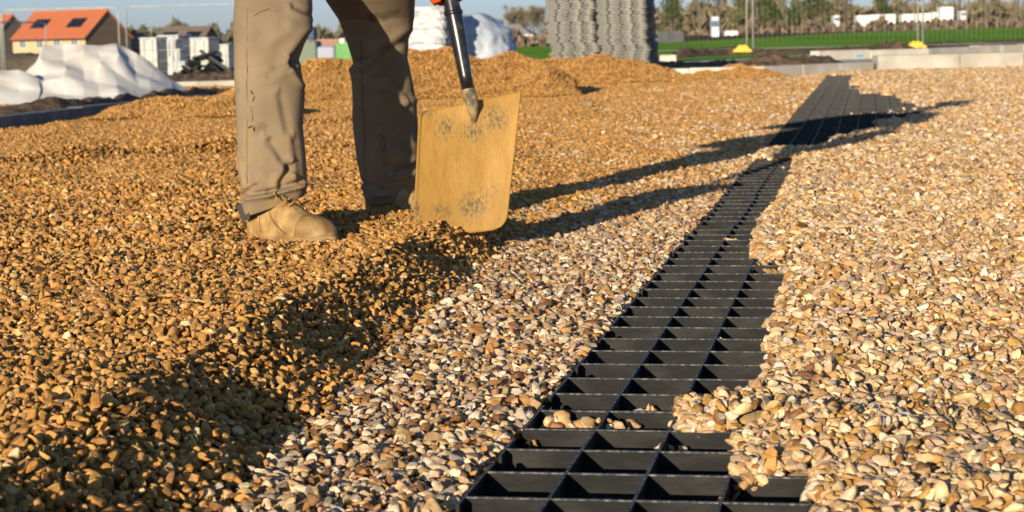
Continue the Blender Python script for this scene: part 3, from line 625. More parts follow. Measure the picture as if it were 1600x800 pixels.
def leg_rings_L():
    rows = [(-200,455,585,5.230,0),(-120,408,540,5.190,0),(-60,370,503,5.140,0),(-20,371,488,5.090,0),(0,368,487,5.070,0),(20,366,488,5.050,0),(50,365,486,5.030,0),(70,366,476,5.020,0),(95,366,467,5.010,0),(125,367,474,5.010,0),(150,368,476,5.010,0),(200,370,473,5.010,0),(250,373,478,5.010,0),(290,377,480,5.010,0),(312,380,479,5.010,.40),(322,383,477,5.010,.42)]
    rows = [(r[0], r[1], r[2], r[3], max(r[4], 0)) for r in rows]
    rows = [(r[0], r[1], r[2], r[3], {290: .12, 250: .05, 312: .30, 322: .34}.get(r[0], 0)) for r in rows]
    cr = [((486,58),(456,96),9,.008),((456,96),(474,124),6,.010),((420,118),(466,92),7,.004),((424,222),(452,262),9,.009),((452,262),(440,286),7,.010),((392,304),(420,300),4,.010),((420,300),(468,284),4,.011),
          ((386,20),(384,290),1.8,.0022),((440,150),(452,205),8,.004),((400,60),(440,40),10,.0035),((398,290),(378,306),4,.008),((378,250),(392,285),6,.004),((460,10),(487,22),6,.006),((405,210),(424,250),9,.004),((462,220),(470,280),8,.004),((380,110),(430,100),8,.002)]
    return leg_loft(rows, cr, (298,))
def leg_rings_R():
    rows = [(-200,455,600,5.340,0),(-120,470,632,5.360,0),(-60,488,645,5.380,0),(-25,500,650,5.421,0),(0,510,648,5.436,0),(30,530,647,5.504,0),(60,541,640,5.532,0),(90,550,636,5.550,0),(110,549,641,5.572,0),(150,551,649,5.606,0),(200,553,654,5.640,0),(250,558,655,5.650,0),(290,566,655,5.660,0),(308,571,654,5.660,.0),(316,573,652,5.660,.0)]
    cr = [((640,60),(600,85),9,.008),((550,100),(575,92),6,.007),((600,118),(640,146),9,.008),((560,110),(590,130),8,.004),((598,215),(604,262),7,.006),((620,270),(652,258),6,.010),((566,285),(600,298),5,.008),((610,225),(640,240),8,.005),((570,180),(580,240),10,.004),((640,170),(652,215),8,.006)]
    return leg_loft(rows, cr, (300,))
tr = MB(); RL = leg_rings_L(); RR = leg_rings_R(); tr.loft(RL); tr.loft(RR)
pc = J['pelvis']
tr.loft([ring(pc+np.array([0, 0, dz]), hw, hd, 48) for dz, hw, hd in [(-.17, .12, .11), (-.12, .165, .135), (-.04, .185, .14), (.05, .18, .135), (.12, .165, .125)]])
to = tr.build('trousers', M['trouser'], PER, True, PB)
rm = to.modifiers.new('remesh', 'REMESH'); rm.mode = 'VOXEL'; rm.voxel_size = .0032; rm.use_smooth_shade = True
sm = to.modifiers.new('smooth', 'SMOOTH'); sm.iterations = 1; sm.factor = .5
TO = to
def seam_strip(rings, pxx, y0, y1, name='side_seam'):
    pts = []
    for rg in rings:
        q = pj(rg); k = np.where(rg[:, 1] < rg[:, 1].mean())[0]; i = k[np.argmin(np.abs(q[k, 0]-pxx(q[k, 1])))]
        if y0 < q[i, 1] < y1: c = rg.mean(0); nn = rg[i]-c; nn[2] = 0; pts.append(rg[i]+nn/np.linalg.norm(nn)*.0002)
    pts = np.array(pts); k_ = np.ones(9)/9; pp = np.stack([np.convolve(np.pad(pts[:, i], 4, 'edge'), k_, 'valid') for i in range(3)], -1); pts = list(pp*.85+pts*.15)
    MB().tube(pts, .0011, 6).build(name, M['seam'], TO, True)
    return pts
for q_ in TO.children: pass
_p = PB*0
seam_strip([r_-0 for r_ in RL], lambda y: 386+0*y, 8, 296)
seam_strip([r_-0 for r_ in RR], lambda y: 562+.03*y, 60, 306)
for o_ in [o_ for o_ in bpy.data.objects if o_.name.startswith('side_seam')]:
    for v_ in o_.data.vertices: v_.co = v_.co-Vector(PB)
def scuff(rings, line, rad):
    pts = []; allp = np.concatenate(rings); qq = pj(allp); cen = np.concatenate([np.repeat(g.mean(0)[None], len(g), 0) for g in rings]); fr = allp[:, 1] < cen[:, 1]
    for px, py in line:
        d = np.where(fr, np.hypot(qq[:, 0]-px, qq[:, 1]-py), 1e9); i = int(d.argmin()); nn = allp[i]-cen[i]; nn[2] = 0; pts.append(allp[i]-nn/np.linalg.norm(nn)*rad*.35-PB)
    MB().tube(pts, rad, 6).build('scuff_mark', M['stain'], TO, True)
scuff(RL, [(391, 142), (394, 146), (397, 151), (396, 158)], .0022); scuff(RL, [(388, 200), (393, 198), (398, 200), (396, 206)], .0030); scuff(RL, [(393, 165), (394, 180), (393, 190)], .0010); scuff(RL, [(398, 24), (408, 20), (420, 14)], .0014); scuff(RR, [(598, 215), (601, 226), (599, 238)], .0024)
# dark flap on the heel of the left cuff
fp = MB(); pA, pB_, pC, pD = A(369, 322, 5.01), A(382, 315, 4.97), A(391, 338, 4.95), A(380, 346, 4.99)
n3 = np.array([-.002, .004, 0]); fp.add([pA, pB_, pC, pD, pA+n3, pB_+n3, pC+n3, pD+n3], [(0,1,2,3),(7,6,5,4),(0,4,5,1),(1,5,6,2),(2,6,7,3),(3,7,4,0)]); fp.build('cuff_flap', mat('dark_binding', (.06, .055, .05), .9), to, False, PB)

def boot(toe_px, heel_px, Yt, Yh, zb, name_part='boot', L=.295):
    """foot runs from heel to toe on the ground"""
    t = G(*toe_px, zb); h = G(*heel_px, zb); t[1] = Yt; h[1] = Yh
    d = (t-h)[:2]; d = d/np.hypot(*d); ax = np.array([d[0], d[1], 0]); sd_ = np.array([d[1], -d[0], 0]); h = np.array([h[0], h[1], zb])
    mb = MB(); rings = []
    for s, w_, top, up in [(-.004,.018,.060,0),(.0,.030,.070,0),(.02,.037,.10,0),(.05,.039,.12,0),(.09,.039,.125,0),(.125,.041,.118,0),(.155,.045,.100,0),(.185,.049,.083,0),(.215,.051,.074,0),(.245,.049,.068,0),(.27,.041,.060,.002),(.287,.028,.048,.005),(.296,.012,.034,.010)]:
        s = s*L/.295; th = np.linspace(0, 2*PI, 40, endpoint=False); c, sn = np.cos(th), np.sin(th)
        wx = np.sign(c)*np.abs(c)**.8*w_; zz = np.where(sn > 0, .024+(top-.024)*np.abs(sn)**.85, .024-(.024-up)*np.abs(sn)**.5)
        rings.append(h+ax*s+wx[:, None]*sd_+zz[:, None]*np.array([0, 0, 1.]))
    mb.loft(rings)
    an = []
    for z, ry, rx, o_ in [(.05,.048,.036,.058),(.09,.050,.038,.058),(.13,.050,.040,.056),(.17,.049,.041,.052)]:
        th = np.linspace(0, 2*PI, 40, endpoint=False); an.append(h+ax*o_+np.outer(np.cos(th)*ry, ax)+np.outer(np.sin(th)*rx, sd_)+np.array([0, 0, z]))
    mb.loft(an)
    o = mb.build(name_part, M['boot'], PER, True, PB)
    r_ = o.modifiers.new('remesh', 'REMESH'); r_.mode = 'VOXEL'; r_.voxel_size = .0032; r_.use_smooth_shade = True; s2 = o.modifiers.new('smooth', 'SMOOTH'); s2.iterations = 5; s2.factor = .6
    tc_ = MB(); rg_ = []
    for s, w_, top in [(.205,.0515,.078),(.215,.053,.0775),(.245,.051,.0715),(.27,.043,.063),(.287,.030,.051),(.297,.013,.036)]:
        th = np.linspace(0, 2*PI, 40, endpoint=False); c, sn = np.cos(th), np.sin(th); wx = np.sign(c)*np.abs(c)**.8*w_; zz = np.where(sn > 0, .024+(top-.024)*np.abs(sn)**.85, .024-.022*np.abs(sn)**.5)
        rg_.append(h+ax*s*L/.295+wx[:, None]*sd_+zz[:, None]*np.array([0, 0, 1.]))
    tc_.loft(rg_); tcap = tc_.build('toe_cap', M['toe'], o, True, PB); sb = tcap.modifiers.new('sub', 'SUBSURF'); sb.levels = 1; sb.render_levels = 1
    so_ = MB(); out = []
    for zz, g in [(0, 1.0), (.006, 1.05), (.018, 1.06), (.022, 1.03)]:
        rr = []
        for k in range(48):
            a = 2*PI*k/48; s = .146+.156*math.cos(a); s_n = max(-.004, min(.296, s)); wv = np.interp(s_n, [-.004, .02, .09, .15, .215, .26, .296], [.02, .036, .036, .040, .052, .046, .016])
            rr.append(h+ax*(.146+(s-.146)*g)*L/.295+sd_*(math.sin(a)/max(abs(math.sin(a)), .35)*wv*g if abs(math.sin(a)) > .35 else math.sin(a)/.35*wv*g)+np.array([0, 0, zz+(.004 if s > .27 else 0)]))
        out.append(rr)
    so_.loft(out); so_.build('sole', M['sole'], o, True, PB)
    lc = MB()
    up = np.array([0, 0, 1.])
    for k, s in enumerate([.118, .132, .146, .160]):
        zt = np.interp(s, [.09, .125, .155, .185], [.127, .120, .102, .086])+.007
        lc.tube([h+ax*s-sd_*.024+up*(zt-.010), h+ax*(s+.004)-sd_*.010+up*(zt+.001), h+ax*(s+.006)+sd_*.010+up*(zt+.001), h+ax*s+sd_*.024+up*(zt-.010)], .0022, 8)
    kn = h+ax*.122+sd_*.016+up*.131
    sm_ = MB()
    def on_side(s_, z_, sg=1):
        w_ = np.interp(s_, [.05, .09, .125, .155, .185, .215, .245], [.039, .039, .041, .045, .049, .051, .049]); tp = np.interp(s_, [.05, .09, .125, .155, .185, .215, .245], [.12, .125, .118, .100, .083, .074, .068])
        sn_ = np.clip((z_-.024)/(tp-.024), 0, 1)**(1/.85); return h+ax*s_*L/.295+sd_*sg*((1-sn_**2)**.4*w_+.0006)+up*z_
    sm_.tube([on_side(.100+.07*t-.03*math.sin(t*PI), .105-.078*t) for t in np.linspace(0, 1, 9)], .0009, 6)
    sm_.tube([on_side(.106+.07*t-.03*math.sin(t*PI), .105-.078*t) for t in np.linspace(0, 1, 9)], .0007, 6)
    sm_.tube([on_side(.055+.012*t, .11-.085*t) for t in np.linspace(0, 1, 7)], .0008, 6)
    sm_.build('stitching', M['stitch'], o, True, PB)
    for sg in (1, -1): lc.tube([kn, kn+sd_*.020*sg+up*.012+ax*.01, kn+sd_*.034*sg+up*.002+ax*.016, kn+sd_*.026*sg-up*.012+ax*.018, kn+ax*.004-up*.003], .0022, 8)
    lc.tube([kn, kn+sd_*.03-up*.012+ax*.02, kn+sd_*.038-up*.022+ax*.03], .002, 8); lc.tube([kn, kn+sd_*.015-up*.01+ax*.03, kn+sd_*.03-up*.03+ax*.045], .002, 8)
    lc.build('lace', M['lace'], o, True, PB)
    return o
ZB = .044
def place_at(px, Y): return A(px, 300, Y)[0]
def boot_at(hx, hY, tx, tY, zb):
    # heel / toe given by px column and distance
    a = A(hx, 350, hY); b = A(tx, 350, tY); a[2] = b[2] = zb; d = (b-a)[:2]; L = .295
    d = d/np.hypot(*d); t = np.array([a[0]+d[0]*L, a[1]+d[1]*L, zb])
    return a, t
def boot_w(a, t):
    pa = pj(a); pt = pj(t); return boot((pt[0], pt[1]), (pa[0], pa[1]), t[1], a[1], a[2])
a, t = boot_at(399, 5.05, 500, 4.88, ZB); boot_w(a, t)
ZB2 = .040
a, t = boot_at(577, 5.72, 690, 5.54, ZB2); boot_w(a, t)

# jacket, helmet, gloves
jk = MB(); P = lambda k: J[k]
jk.loft([ring(P('pelvis')+np.array([-.05, .06, -.10]), .30, .28, 48), ring(P('pelvis')+np.array([-.03, .03, .03]), .27, .25, 48), ring(P('waist')+np.array([0, 0, 0]), .24, .23, 48), ring(P('chest')-np.array([0, 0, .08]), .26, .24, 48), ring(P('chest')+np.array([.01, -.02, .05]), .25, .20, 48), ring(P('neck')-np.array([0.01, 0, .035]), .10, .09, 48), ring(P('neck')+np.array([0, 0, .01]), .075, .075, 48)])
for a, b, c in (('shL', 'elL', 'haL'), ('shR', 'elR', 'haR')):
    w1 = P(b)*.2+P(c)*.8; jk.tube([P('chest')*.5+P(a)*.5+np.array([0, 0, .03]), P(a), P(a)*.5+P(b)*.5, P(b), P(b)*.5+w1*.5, w1], [.11, .12, .105, .09, .075, .055], 20)
jo = jk.build('jacket', mat('navy_work_jacket', (.03, .04, .07), .85, (.05, .06, .09), 8, .002, 60), PER, True, PB)
rm = jo.modifiers.new('remesh', 'REMESH'); rm.mode = 'VOXEL'; rm.voxel_size = .009; rm.use_smooth_shade = True; jo.modifiers.new('smooth', 'SMOOTH').iterations = 6
hc = P('head')+np.array([0, 0, .02]); hm = MB(); rr = []
for k in range(9):
    a = k/8*PI/2; rr.append(ring(hc+np.array([0, 0, .012+.118*math.sin(a)]), .120*math.cos(a)+.001, .142*math.cos(a)+.001, 40))
hm.loft([ring(hc+np.array([0, -.02, .0]), .128, .17, 40), ring(hc+np.array([0, -.02, .010]), .128, .17, 40)]+rr); hm.build('hard_hat', mat('white_hard_hat', (.8, .8, .78), .3), PER, True, PB)
fc = MB(); f0 = P('head')+np.array([.0, -.088, -.01])
fc.loft([ring(f0+np.array([0, .01, .03]), .008, .010, 12), ring(f0+np.array([0, -.006, .0]), .011, .014, 12), ring(f0+np.array([0, -.012, -.018]), .015, .018, 12), ring(f0+np.array([0, .004, -.028]), .012, .012, 12)])
fc.build('nose', PER.data.materials[0], PER, True, PB)
for sx in (-1, 1):
    ey = MB(); e0 = P('head')+np.array([.032*sx, -.080, .012]); ey.loft([ring(e0+np.array([0, 0, dz]), r_, r_, 12) for dz, r_ in [(-.011, .002), (-.007, .009), (0, .012), (.007, .009), (.011, .002)]]); ey.build('eye', mat('eye_white', (.75, .72, .68), .3), PER, True, PB)
    ea = MB(); e0 = P('head')+np.array([.086*sx, .0, .0]); ea.loft([ring(e0+np.array([0, .004, dz]), r_*.5, r_, 14) for dz, r_ in [(-.032, .004), (-.02, .013), (.005, .017), (.022, .014), (.03, .004)]]); ea.build('ear', PER.data.materials[0], PER, True, PB)
mo = MB(); m0 = P('jaw')+np.array([.0, -.060, .030]); mo.tube([m0+np.array([-.024, .006, 0]), m0, m0+np.array([.024, .006, 0])], .005, 8); mo.build('mouth', mat('lips', (.42, .18, .14), .5), PER, True, PB)
def glove(center, axis, out, m, rad):
    """hand closed round a bar: palm on the 'out' side, four unequal fingers curling round, thumb from the side"""
    axis = axis/np.linalg.norm(axis); out = out-axis*(out@axis); out /= np.linalg.norm(out); side = np.cross(axis, out)
    g = MB(); R_ = rad+.012
    pr = []
    for k in range(7):
        s = -.045+.09*k/6; hw = .030+.004*math.sin(k/6*PI); c0 = center+out*(rad+.015)+axis*s
        th = np.linspace(0, 2*PI, 20, endpoint=False); pr.append(c0+np.outer(np.cos(th)*.016*(1 if 0 < k < 6 else .6), out)+np.outer(np.sin(th)*hw*(1 if 0 < k < 6 else .7), side))
    g.loft(pr)
    for i, (s, sp, r_) in enumerate([(-.034, 3.5, .0105), (-.011, 3.9, .0112), (.012, 3.8, .0112), (.034, 3.4, .0105)]):
        pts = [center+axis*s+(out*math.cos(-.9-a)+side*math.sin(.9+a)*-1)*R_ for a in np.linspace(0, sp-.6, 8)]
        g.tube(pts, [r_*1.1, r_*1.1, r_*1.05, r_*1.1, r_, r_, r_*.92, r_*.75], 12)
    pts = [center+axis*.030+(out*math.cos(a)+side*math.sin(a))*(R_+.004*math.sin(a)) - axis*(.012*a) for a in np.linspace(.7, 2.9, 7)]
    g.tube(pts, [.0135, .0135, .013, .0125, .0125, .011, .009], 12)
    g.tube([center+out*(rad+.018)+axis*.03, center+out*(rad+.05)+axis*.075, center+out*(rad+.08)+axis*.12], [.032, .034, .040], 20)
    o = g.build('glove', m, PER, True, PB); r_ = o.modifiers.new('remesh', 'REMESH'); r_.mode = 'VOXEL'; r_.voxel_size = .003; r_.use_smooth_shade = True; o.modifiers.new('smooth', 'SMOOTH').iterations = 3
    return o
red = mat('orange_red_glove', (.62, .09, .015), .6, (.50, .06, .01), 30, .001, 200)
sdir = SH_TOP-A(734, 148, 5.08); sdir /= np.linalg.norm(sdir)
glove(A(698, -22, 5.12), sdir, np.array([-1., -.35, .1]), red, .020)
glove(SH_TOP+np.array([0, 0, .105]), np.array([1., 0, .1]), np.array([0, .5, 1.]), red, .016)

# ------------------------------------------------------------------ white sheet heap
def sheet_heap():
    """crumpled sheet: creased faces between hand placed fold lines"""
    cols = [-170, -70, 0, 28, 58, 67, 98, 132, 152, 182, 214, 240, 266, 294]
    rows = [(18.30, [157]*14), (18.55, [142, 141, 140, 139, 141, 144, 148, 150, 151, 149, 150, 153, 155, 157]), (18.80, [118, 113, 109, 104, 118, 123, 121, 127, 124, 130, 143, 147, 152, 157]),
            (19.05, [126, 122, 119, 117, 121, 117, 104, 112, 99, 110, 133, 139, 147, 156]), (19.35, [132, 131, 129, 125, 103, 92, 97, 84, 92, 84, 112, 121, 133, 151]), (19.62, [137, 136, 133, 129, 92, 69, 67, 70, 73, 70, 86, 101, 120, 139]), (19.95, [141, 140, 139, 136, 112, 84, 88, 80, 92, 84, 98, 112, 128, 145]), (20.5, [152]*14)]
    K = 9; rr = np.random.default_rng(12); nr, nc = len(rows), len(cols); P = np.zeros((nr, nc, 3))
    for a, (Yd, ys) in enumerate(rows):
        for b, (px, y) in enumerate(zip(cols, ys)):
            jx = 0 if a in (2, 5) else rr.uniform(-7, 7); p = A(px+jx, y, Yd+(rr.uniform(-.07, .07) if 0 < a < nr-1 else 0)); p[2] = max(p[2], .0) if 0 < a < nr-1 else -.01; P[a, b] = p
    def up(Q, k, ax_):
        n = Q.shape[ax_]; t = np.linspace(0, n-1, (n-1)*k+1); i0 = np.minimum(t.astype(int), n-2); f = t-i0; f = f*.55+.45*f*f*(3-2*f)
        sh = [1, 1, 1]; sh[ax_] = len(f); f = f.reshape(sh); return np.take(Q, i0, ax_)*(1-f)+np.take(Q, i0+1, ax_)*f
    Q = up(up(P, K, 0), K, 1); X, Y = Q[..., 0], Q[..., 1]; amp = np.clip(Q[..., 2]*5, 0, 1)
    def facets(cell, seed, a_, ang):
        r2 = np.random.default_rng(seed); U = (X*math.cos(ang)+(Y+Q[..., 2])*math.sin(ang))/cell+60; V_ = (-X*math.sin(ang)+(Y+Q[..., 2])*math.cos(ang))/cell*.6+60; i0 = np.floor(U).astype(int) % 90; j0 = np.floor(V_).astype(int) % 90
        T = r2.uniform(-a_, a_, (91, 91)); fu = U-np.floor(U); fv = V_-np.floor(V_)
        return np.where(fu+fv < 1, T[i0, j0]+fu*(T[i0+1, j0]-T[i0, j0])+fv*(T[i0, j0+1]-T[i0, j0]), T[i0+1, j0+1]+(1-fu)*(T[i0, j0+1]-T[i0+1, j0+1])+(1-fv)*(T[i0+1, j0]-T[i0+1, j0+1]))
    dz = facets(.30, 3, .030, .5)+facets(.12, 4, .010, -.4); Q[..., 2] += dz*amp; Q[..., 1] -= dz*amp*.8
    m0, m1 = Q.shape[:2]; idx = np.arange(m0*m1).reshape(m0, m1); q = np.stack([idx[:-1, :-1], idx[:-1, 1:], idx[1:, 1:], idx[1:, :-1]], -1).reshape(-1, 4)
    off = np.array([-4.8, 19.2, 0]); mb = MB(); mb.add((Q-off).reshape(-1, 3), q.tolist()); o = mb.build('plastic_sheet_bundle', M['sheet'], None, True); o.location = off
    sb = o.modifiers.new('sub', 'SUBSURF'); sb.levels = 1; sb.render_levels = 1
    sd2 = o.modifiers.new('thick', 'SOLIDIFY'); sd2.thickness = .006
    tag(o, 'big crumpled white sheet bundle lying on soil at the left', 'sheet bundle')
sheet_heap()

# ------------------------------------------------------------------ stack of grey panels
def stack():
    cu = .15; m = MB(); n_u, n_v = 4, 5; hh = .036; W = n_u*cu; D = .80; cvv = D/n_v
    m.box(0, W, .03, D-.02, -hh, -hh+.004)
    for i in range(n_u+1): m.box(max(0, i*cu-.02), min(W, i*cu+.02), .006, .03, -hh, -hh+.006)
    for i in range(n_u):
        m.box(i*cu+.014, (i+1)*cu-.020, 0, .006, -hh+.009, -.002); m.box(i*cu+.012, (i+1)*cu-.012, D-.006, D, -hh, 0)
    for i in range(n_v):
        m.box(0, .006, i*cvv+.012, (i+1)*cvv-.012, -hh+.009, -.002); m.box(W-.006, W, i*cvv+.012, (i+1)*cvv-.012, -hh+.012, -.004)
        if i: m.box(.006, W-.006, i*cvv-.003, i*cvv+.003, -hh+.004, -.001)
    for i in range(1, n_u): m.box(i*cu-.003, i*cu+.003, .02, D-.02, -hh+.004, -.002)
    src = m.build('stacked_paver_panel', M['dust_plastic']); first = True
    yaw = -.26; base = A(857, 100, 24.0)
    ax = Vector((math.cos(yaw), math.sin(yaw), 0)); 
    # timber pallet under the stack
    pr = empty('pallet', (base[0], base[1], -.03), yaw); tag(pr, 'timber pallet under the stack of grey panels', 'pallet'); wood = mat('weathered_timber', (.2, .15, .1), .9, (.33, .26, .18), 12)
    for y in (0, .34, .68): MB().box(0, 1.24, y, y+.1, 0, .1).build('bearer', wood, pr)
    for k in range(7): MB().box(0, 1.24, k*.118, k*.118+.09, .101, .121).build('deck_board', wood, pr)
    ords = ['first', 'second', 'third', 'fourth', 'fifth', 'sixth', 'seventh', 'eighth', 'ninth', 'tenth', 'eleventh', 'twelfth', 'thirteenth', 'fourteenth', 'fifteenth', 'sixteenth', 'seventeenth', 'eighteenth', 'nineteenth', 'twentieth', 'twenty first', 'twenty second', 'twenty third', 'twenty fourth', 'twenty fifth', 'twenty sixth', 'twenty seventh', 'twenty eighth', 'twenty ninth', 'thirtieth']
    for k in range(27):
        drift = .035*sst(2, 24, k); blk = (k // 4) % 2
        for j in range(2):
            o = src if first else src.copy()
            if not first: C.objects.link(o)
            first = False
            jx = random.uniform(-.012, .012)-drift*(1 if j == 0 else .2)+(.012+.018*((k//2) % 2) if k < 9 else 0)+random.uniform(-.01, .01)+(.014 if blk else 0) ; jy = random.uniform(-.01, .01)+random.uniform(-.012, .012)
            p = Vector((base[0], base[1], .131+.0375*k)) + ax*(j*.625+jx)+Vector((-ax.y, ax.x, 0))*jy
            o.location = p; o.rotation_euler = (0, 0, yaw+random.uniform(-.02, .02)+(.025 if blk else 0))
            tag(o, 'dusty grey panel, %s from the bottom in the %s pile of the stack' % (ords[k], 'left' if j == 0 else 'right'), 'paver panel', 'grey grid panels stacked on a pallet')
stack()

# ------------------------------------------------------------------ wrapped pallet and plastic covered mound behind the heap
def film():
    m = mat('wrapping_film', (.24, .25, .28), .35, (.60, .60, .60), 7, .02, 12, spec=.6, aniso=(1, 1, 3)); return m
FILM = film()
def wrapped(name, px0, px1, topy, Y, zb, depth, label, yaw=-.08):
    a = A(px0, topy, Y); b = A(px1, topy, Y); W = b[0]-a[0]; Ht = a[2]-zb
    root = empty(name, ((a[0]+b[0])/2, Y+depth/2, zb), yaw); tag(root, label, 'wrapped pallet')
    m = MB(); n = 26; rg = []
    for k in range(22):
        z = .12+(Ht-.12)*k/21; rr = []
        for i in range(64):
            a_ = 2*PI*i/64; c, s = math.cos(a_), math.sin(a_); e = .22; x = math.copysign(abs(c)**e, c)*W/2; y = math.copysign(abs(s)**e, s)*depth/2
            lay = -.012*math.exp(-(((z/.22) % 1-.0)/.12)**2); j = .006*math.sin(i*1.7+k*2.1)+.005*math.sin(k*3.7+i*.4)+lay
            f_ = 1+j/(W/2)*2.5; rr.append((x*f_, y*f_, z+.004*math.sin(i*.9)))
        rg.append(rr)
    m.loft(rg); m.build('film_wrap', FILM, root, True)
    wood = mat('pale_timber', (.35, .26, .16), .9)
    m = MB()
    for y in (-depth/2, -.05, depth/2-.1): m.box(-W/2, W/2, y, y+.1, 0, .115)
    m.build('pallet', wood, root)
    return root
wrapped('wrapped_pallet', 596, 702, 12, 27, -.05, .9, 'white film wrapped pallet load behind the long gravel heap')
def mound():
    Y = 28.5; cx = A(735, 80, Y); nx, ny = 90, 50; W = 1.25; m = MB(); w1, w2 = Wob(95, 9, 10), Wob(96, 22, 12)
    TH, TT = np.meshgrid(np.linspace(0, 2*PI, nx, endpoint=False), np.linspace(0, 1, ny)); top = A(725, 25, Y)[2]
    R_ = np.sin(TT*PI/2)**.6; X = np.cos(TH)*R_*W*.5*1.15; Yy = np.sin(TH)*R_*.6; Z = (top+.05)*(1-TT**2.2)**.8
    nn = (.02*w1(TH*1.0, Z*2)+.012*w2(TH*.7, Z*2)); X = X*(1+nn); Yy = Yy*(1+nn); Z = Z*(1+.04*w1(X, Yy))
    fs = [(j*nx+i, j*nx+(i+1) % nx, (j+1)*nx+(i+1) % nx, (j+1)*nx+i) for j in range(ny-1) for i in range(nx)]
    m.add(np.stack([X, Yy, Z], -1).reshape(-1, 3), fs); o = m.build('plastic_covered_mound', mat('translucent_white_sheeting', (.32, .36, .45), .4, (.50, .53, .58), 2.5, .03, 6, spec=.6), None, True); o.location = (cx[0]-.05, Y, -.05)
    tag(o, 'rounded load under bluish white plastic sheeting right of the wrapped pallet', 'covered load')
mound()

# ------------------------------------------------------------------ temporary fences
def fence_panel(a, b, z0, z1, label, group, feet=True, lean=0.):
    a = Vector(a); b = Vector(b); d = (b-a); L = d.length; yaw = math.atan2(d.y, d.x)
    root = empty('wire_fence', (a.x, a.y, a.z), yaw); root.rotation_euler = (lean, 0, yaw); tag(root, label, 'fence panel', group)
    Hh = z1-z0; r = .021; R_ = .12
    f = MB(); f.tube([(0, 0, 0), (0, 0, Hh-R_), (.035, 0, Hh-.035), (R_, 0, Hh), (L-R_, 0, Hh), (L-.035, 0, Hh-.035), (L, 0, Hh-R_), (L, 0, 0)], r, 10); f.tube([(0, 0, .06), (L, 0, .06)], .004, 8)
    f.build('frame', M['steel'], root, True)
    w_ = MB(); n = 34
    for i in range(1, n): w_.tube([(L*i/n, .01, .15), (L*i/n, .01, Hh)], .0009, 3, cap=False)
    for z in np.linspace(.06, Hh, 8): w_.tube([(0, .01, z), (L, .01, z)], .0009, 3, cap=False)
    w_.build('wire_mesh', M['steel'], root)
    return root
def block(px, Y, z, label, s=1.):
    p = A(px, 80, Y); r = empty('weighted_foot', (p[0], p[1], z)); tag(r, label, 'fence foot', 'yellow fence feet')
    m = MB(); W = .20*s; prof = [(-W, 0), (-W*.95, .05), (-W*.62, .085), (-W*.5, .135), (W*.5, .135), (W*.62, .085), (W*.95, .05), (W, 0)]
    m.loft([[(x, y, z_) for x, z_ in prof] for y in (-.11, .11)]); o = m.build('block', M['yellow'], r); bevel(o, .012)
    for x in (-.045, .045): MB().tube([(x, 0, .12), (x, 0, .155)], .030, 10).build('post_socket', M['yellow'], r)
YR = 41.0; zr = .075
def fx(px): return A(px, 80, YR)[0]
for k, (p0, p1, lb) in enumerate([(912, 1167, 'wire fence panel behind the grey panel stack up to the left pair of posts'), (1177, 1434, 'wire fence panel between the two pairs of posts with yellow feet'), (1442, 1700, 'wire fence panel from the right hand yellow foot out of the picture')]):
    fence_panel((fx(p0), YR, zr), (fx(p1), YR, zr), zr, zr+2.0, lb, 'temporary wire fence panels on the right')
block(1160, YR-.15, zr-.01, 'yellow fence foot left of the left pair of posts'); block(1431, YR-.15, zr-.01, 'yellow fence foot under the right pair of posts', 1.1)
YL = 57.; zl = -.55
for p0, p1, lb, y0, y1, t0 in [(-175, 4, 'leaning wire fence panel at the left edge of the picture', 56, 57, 1.55), (7, 187, 'wire fence panel in front of the red roofed house', 57, 56.2, 1.5), (199, 385, 'wire fence panel in front of the orange gable and the pale block stacks', 56.0, 55, 1.62)]:
    a = A(p0, 80, y0); b = A(p1, 80, y1); fence_panel((a[0], a[1], zl), (b[0], b[1], zl+.06), zl, zl+2.12, lb, 'temporary wire fence panels on the left', lean=.0)
lb_ = fence_panel((A(2, 80, 55)[0], 55, zl), (A(2, 80, 55)[0]+.5, 58.3, zl), zl, zl+1.75, 'wire fence panel standing end on at the left edge', 'temporary wire fence panels on the left')

# ------------------------------------------------------------------ pale block stacks on the left
whiteb = mat('pale_concrete_blocks', (.42, .40, .36), .9, (.55, .52, .48), 5, .01, 20)
wrapc = mat('grey_shrink_wrap', (.33, .37, .42), .5, (.5, .53, .55), 5, .01, 14)
def block_stack(px0, px1, ty, by, Y, label, yaw=-.45, name='block_stack', m=None, dp=.9):
    a = A(px0, by, Y); b = A(px1, by, Y); t = A(px0, ty, Y); W = (b[0]-a[0]); z0 = a[2]-.15; Ht = t[2]-z0
    Wl = W/(math.cos(yaw)+abs(math.sin(yaw))*dp)
    r = empty(name, ((a[0]+b[0])/2, Y, z0), yaw); tag(r, label, 'block stack', 'pale block stacks beyond the fence')
    m_ = MB(); n = max(2, int(Ht/.23)); hh = Ht/n
    for k in range(n): 
        j = random.uniform(-.02, .02); m_.box(-Wl/2+j, Wl/2+j, -Wl*dp/2-j, Wl*dp/2-j, k*hh+.004, (k+1)*hh-.004)
    m_.build('block_layers', m or whiteb, r)
    c = MB().box(-Wl/2-.02, Wl/2+.02, -Wl*dp/2-.02, Wl*dp/2+.02, Ht+.001, Ht+.05).build('top_sheet', wrapc, r); bevel(c, .02)
    s_ = MB()
    for x in (-Wl*.25, Wl*.25): s_.box(x-.02, x+.02, -Wl*dp/2-.032, -Wl*dp/2-.024, 0, Ht)
    s_.build('strap', wrapc, r); return r
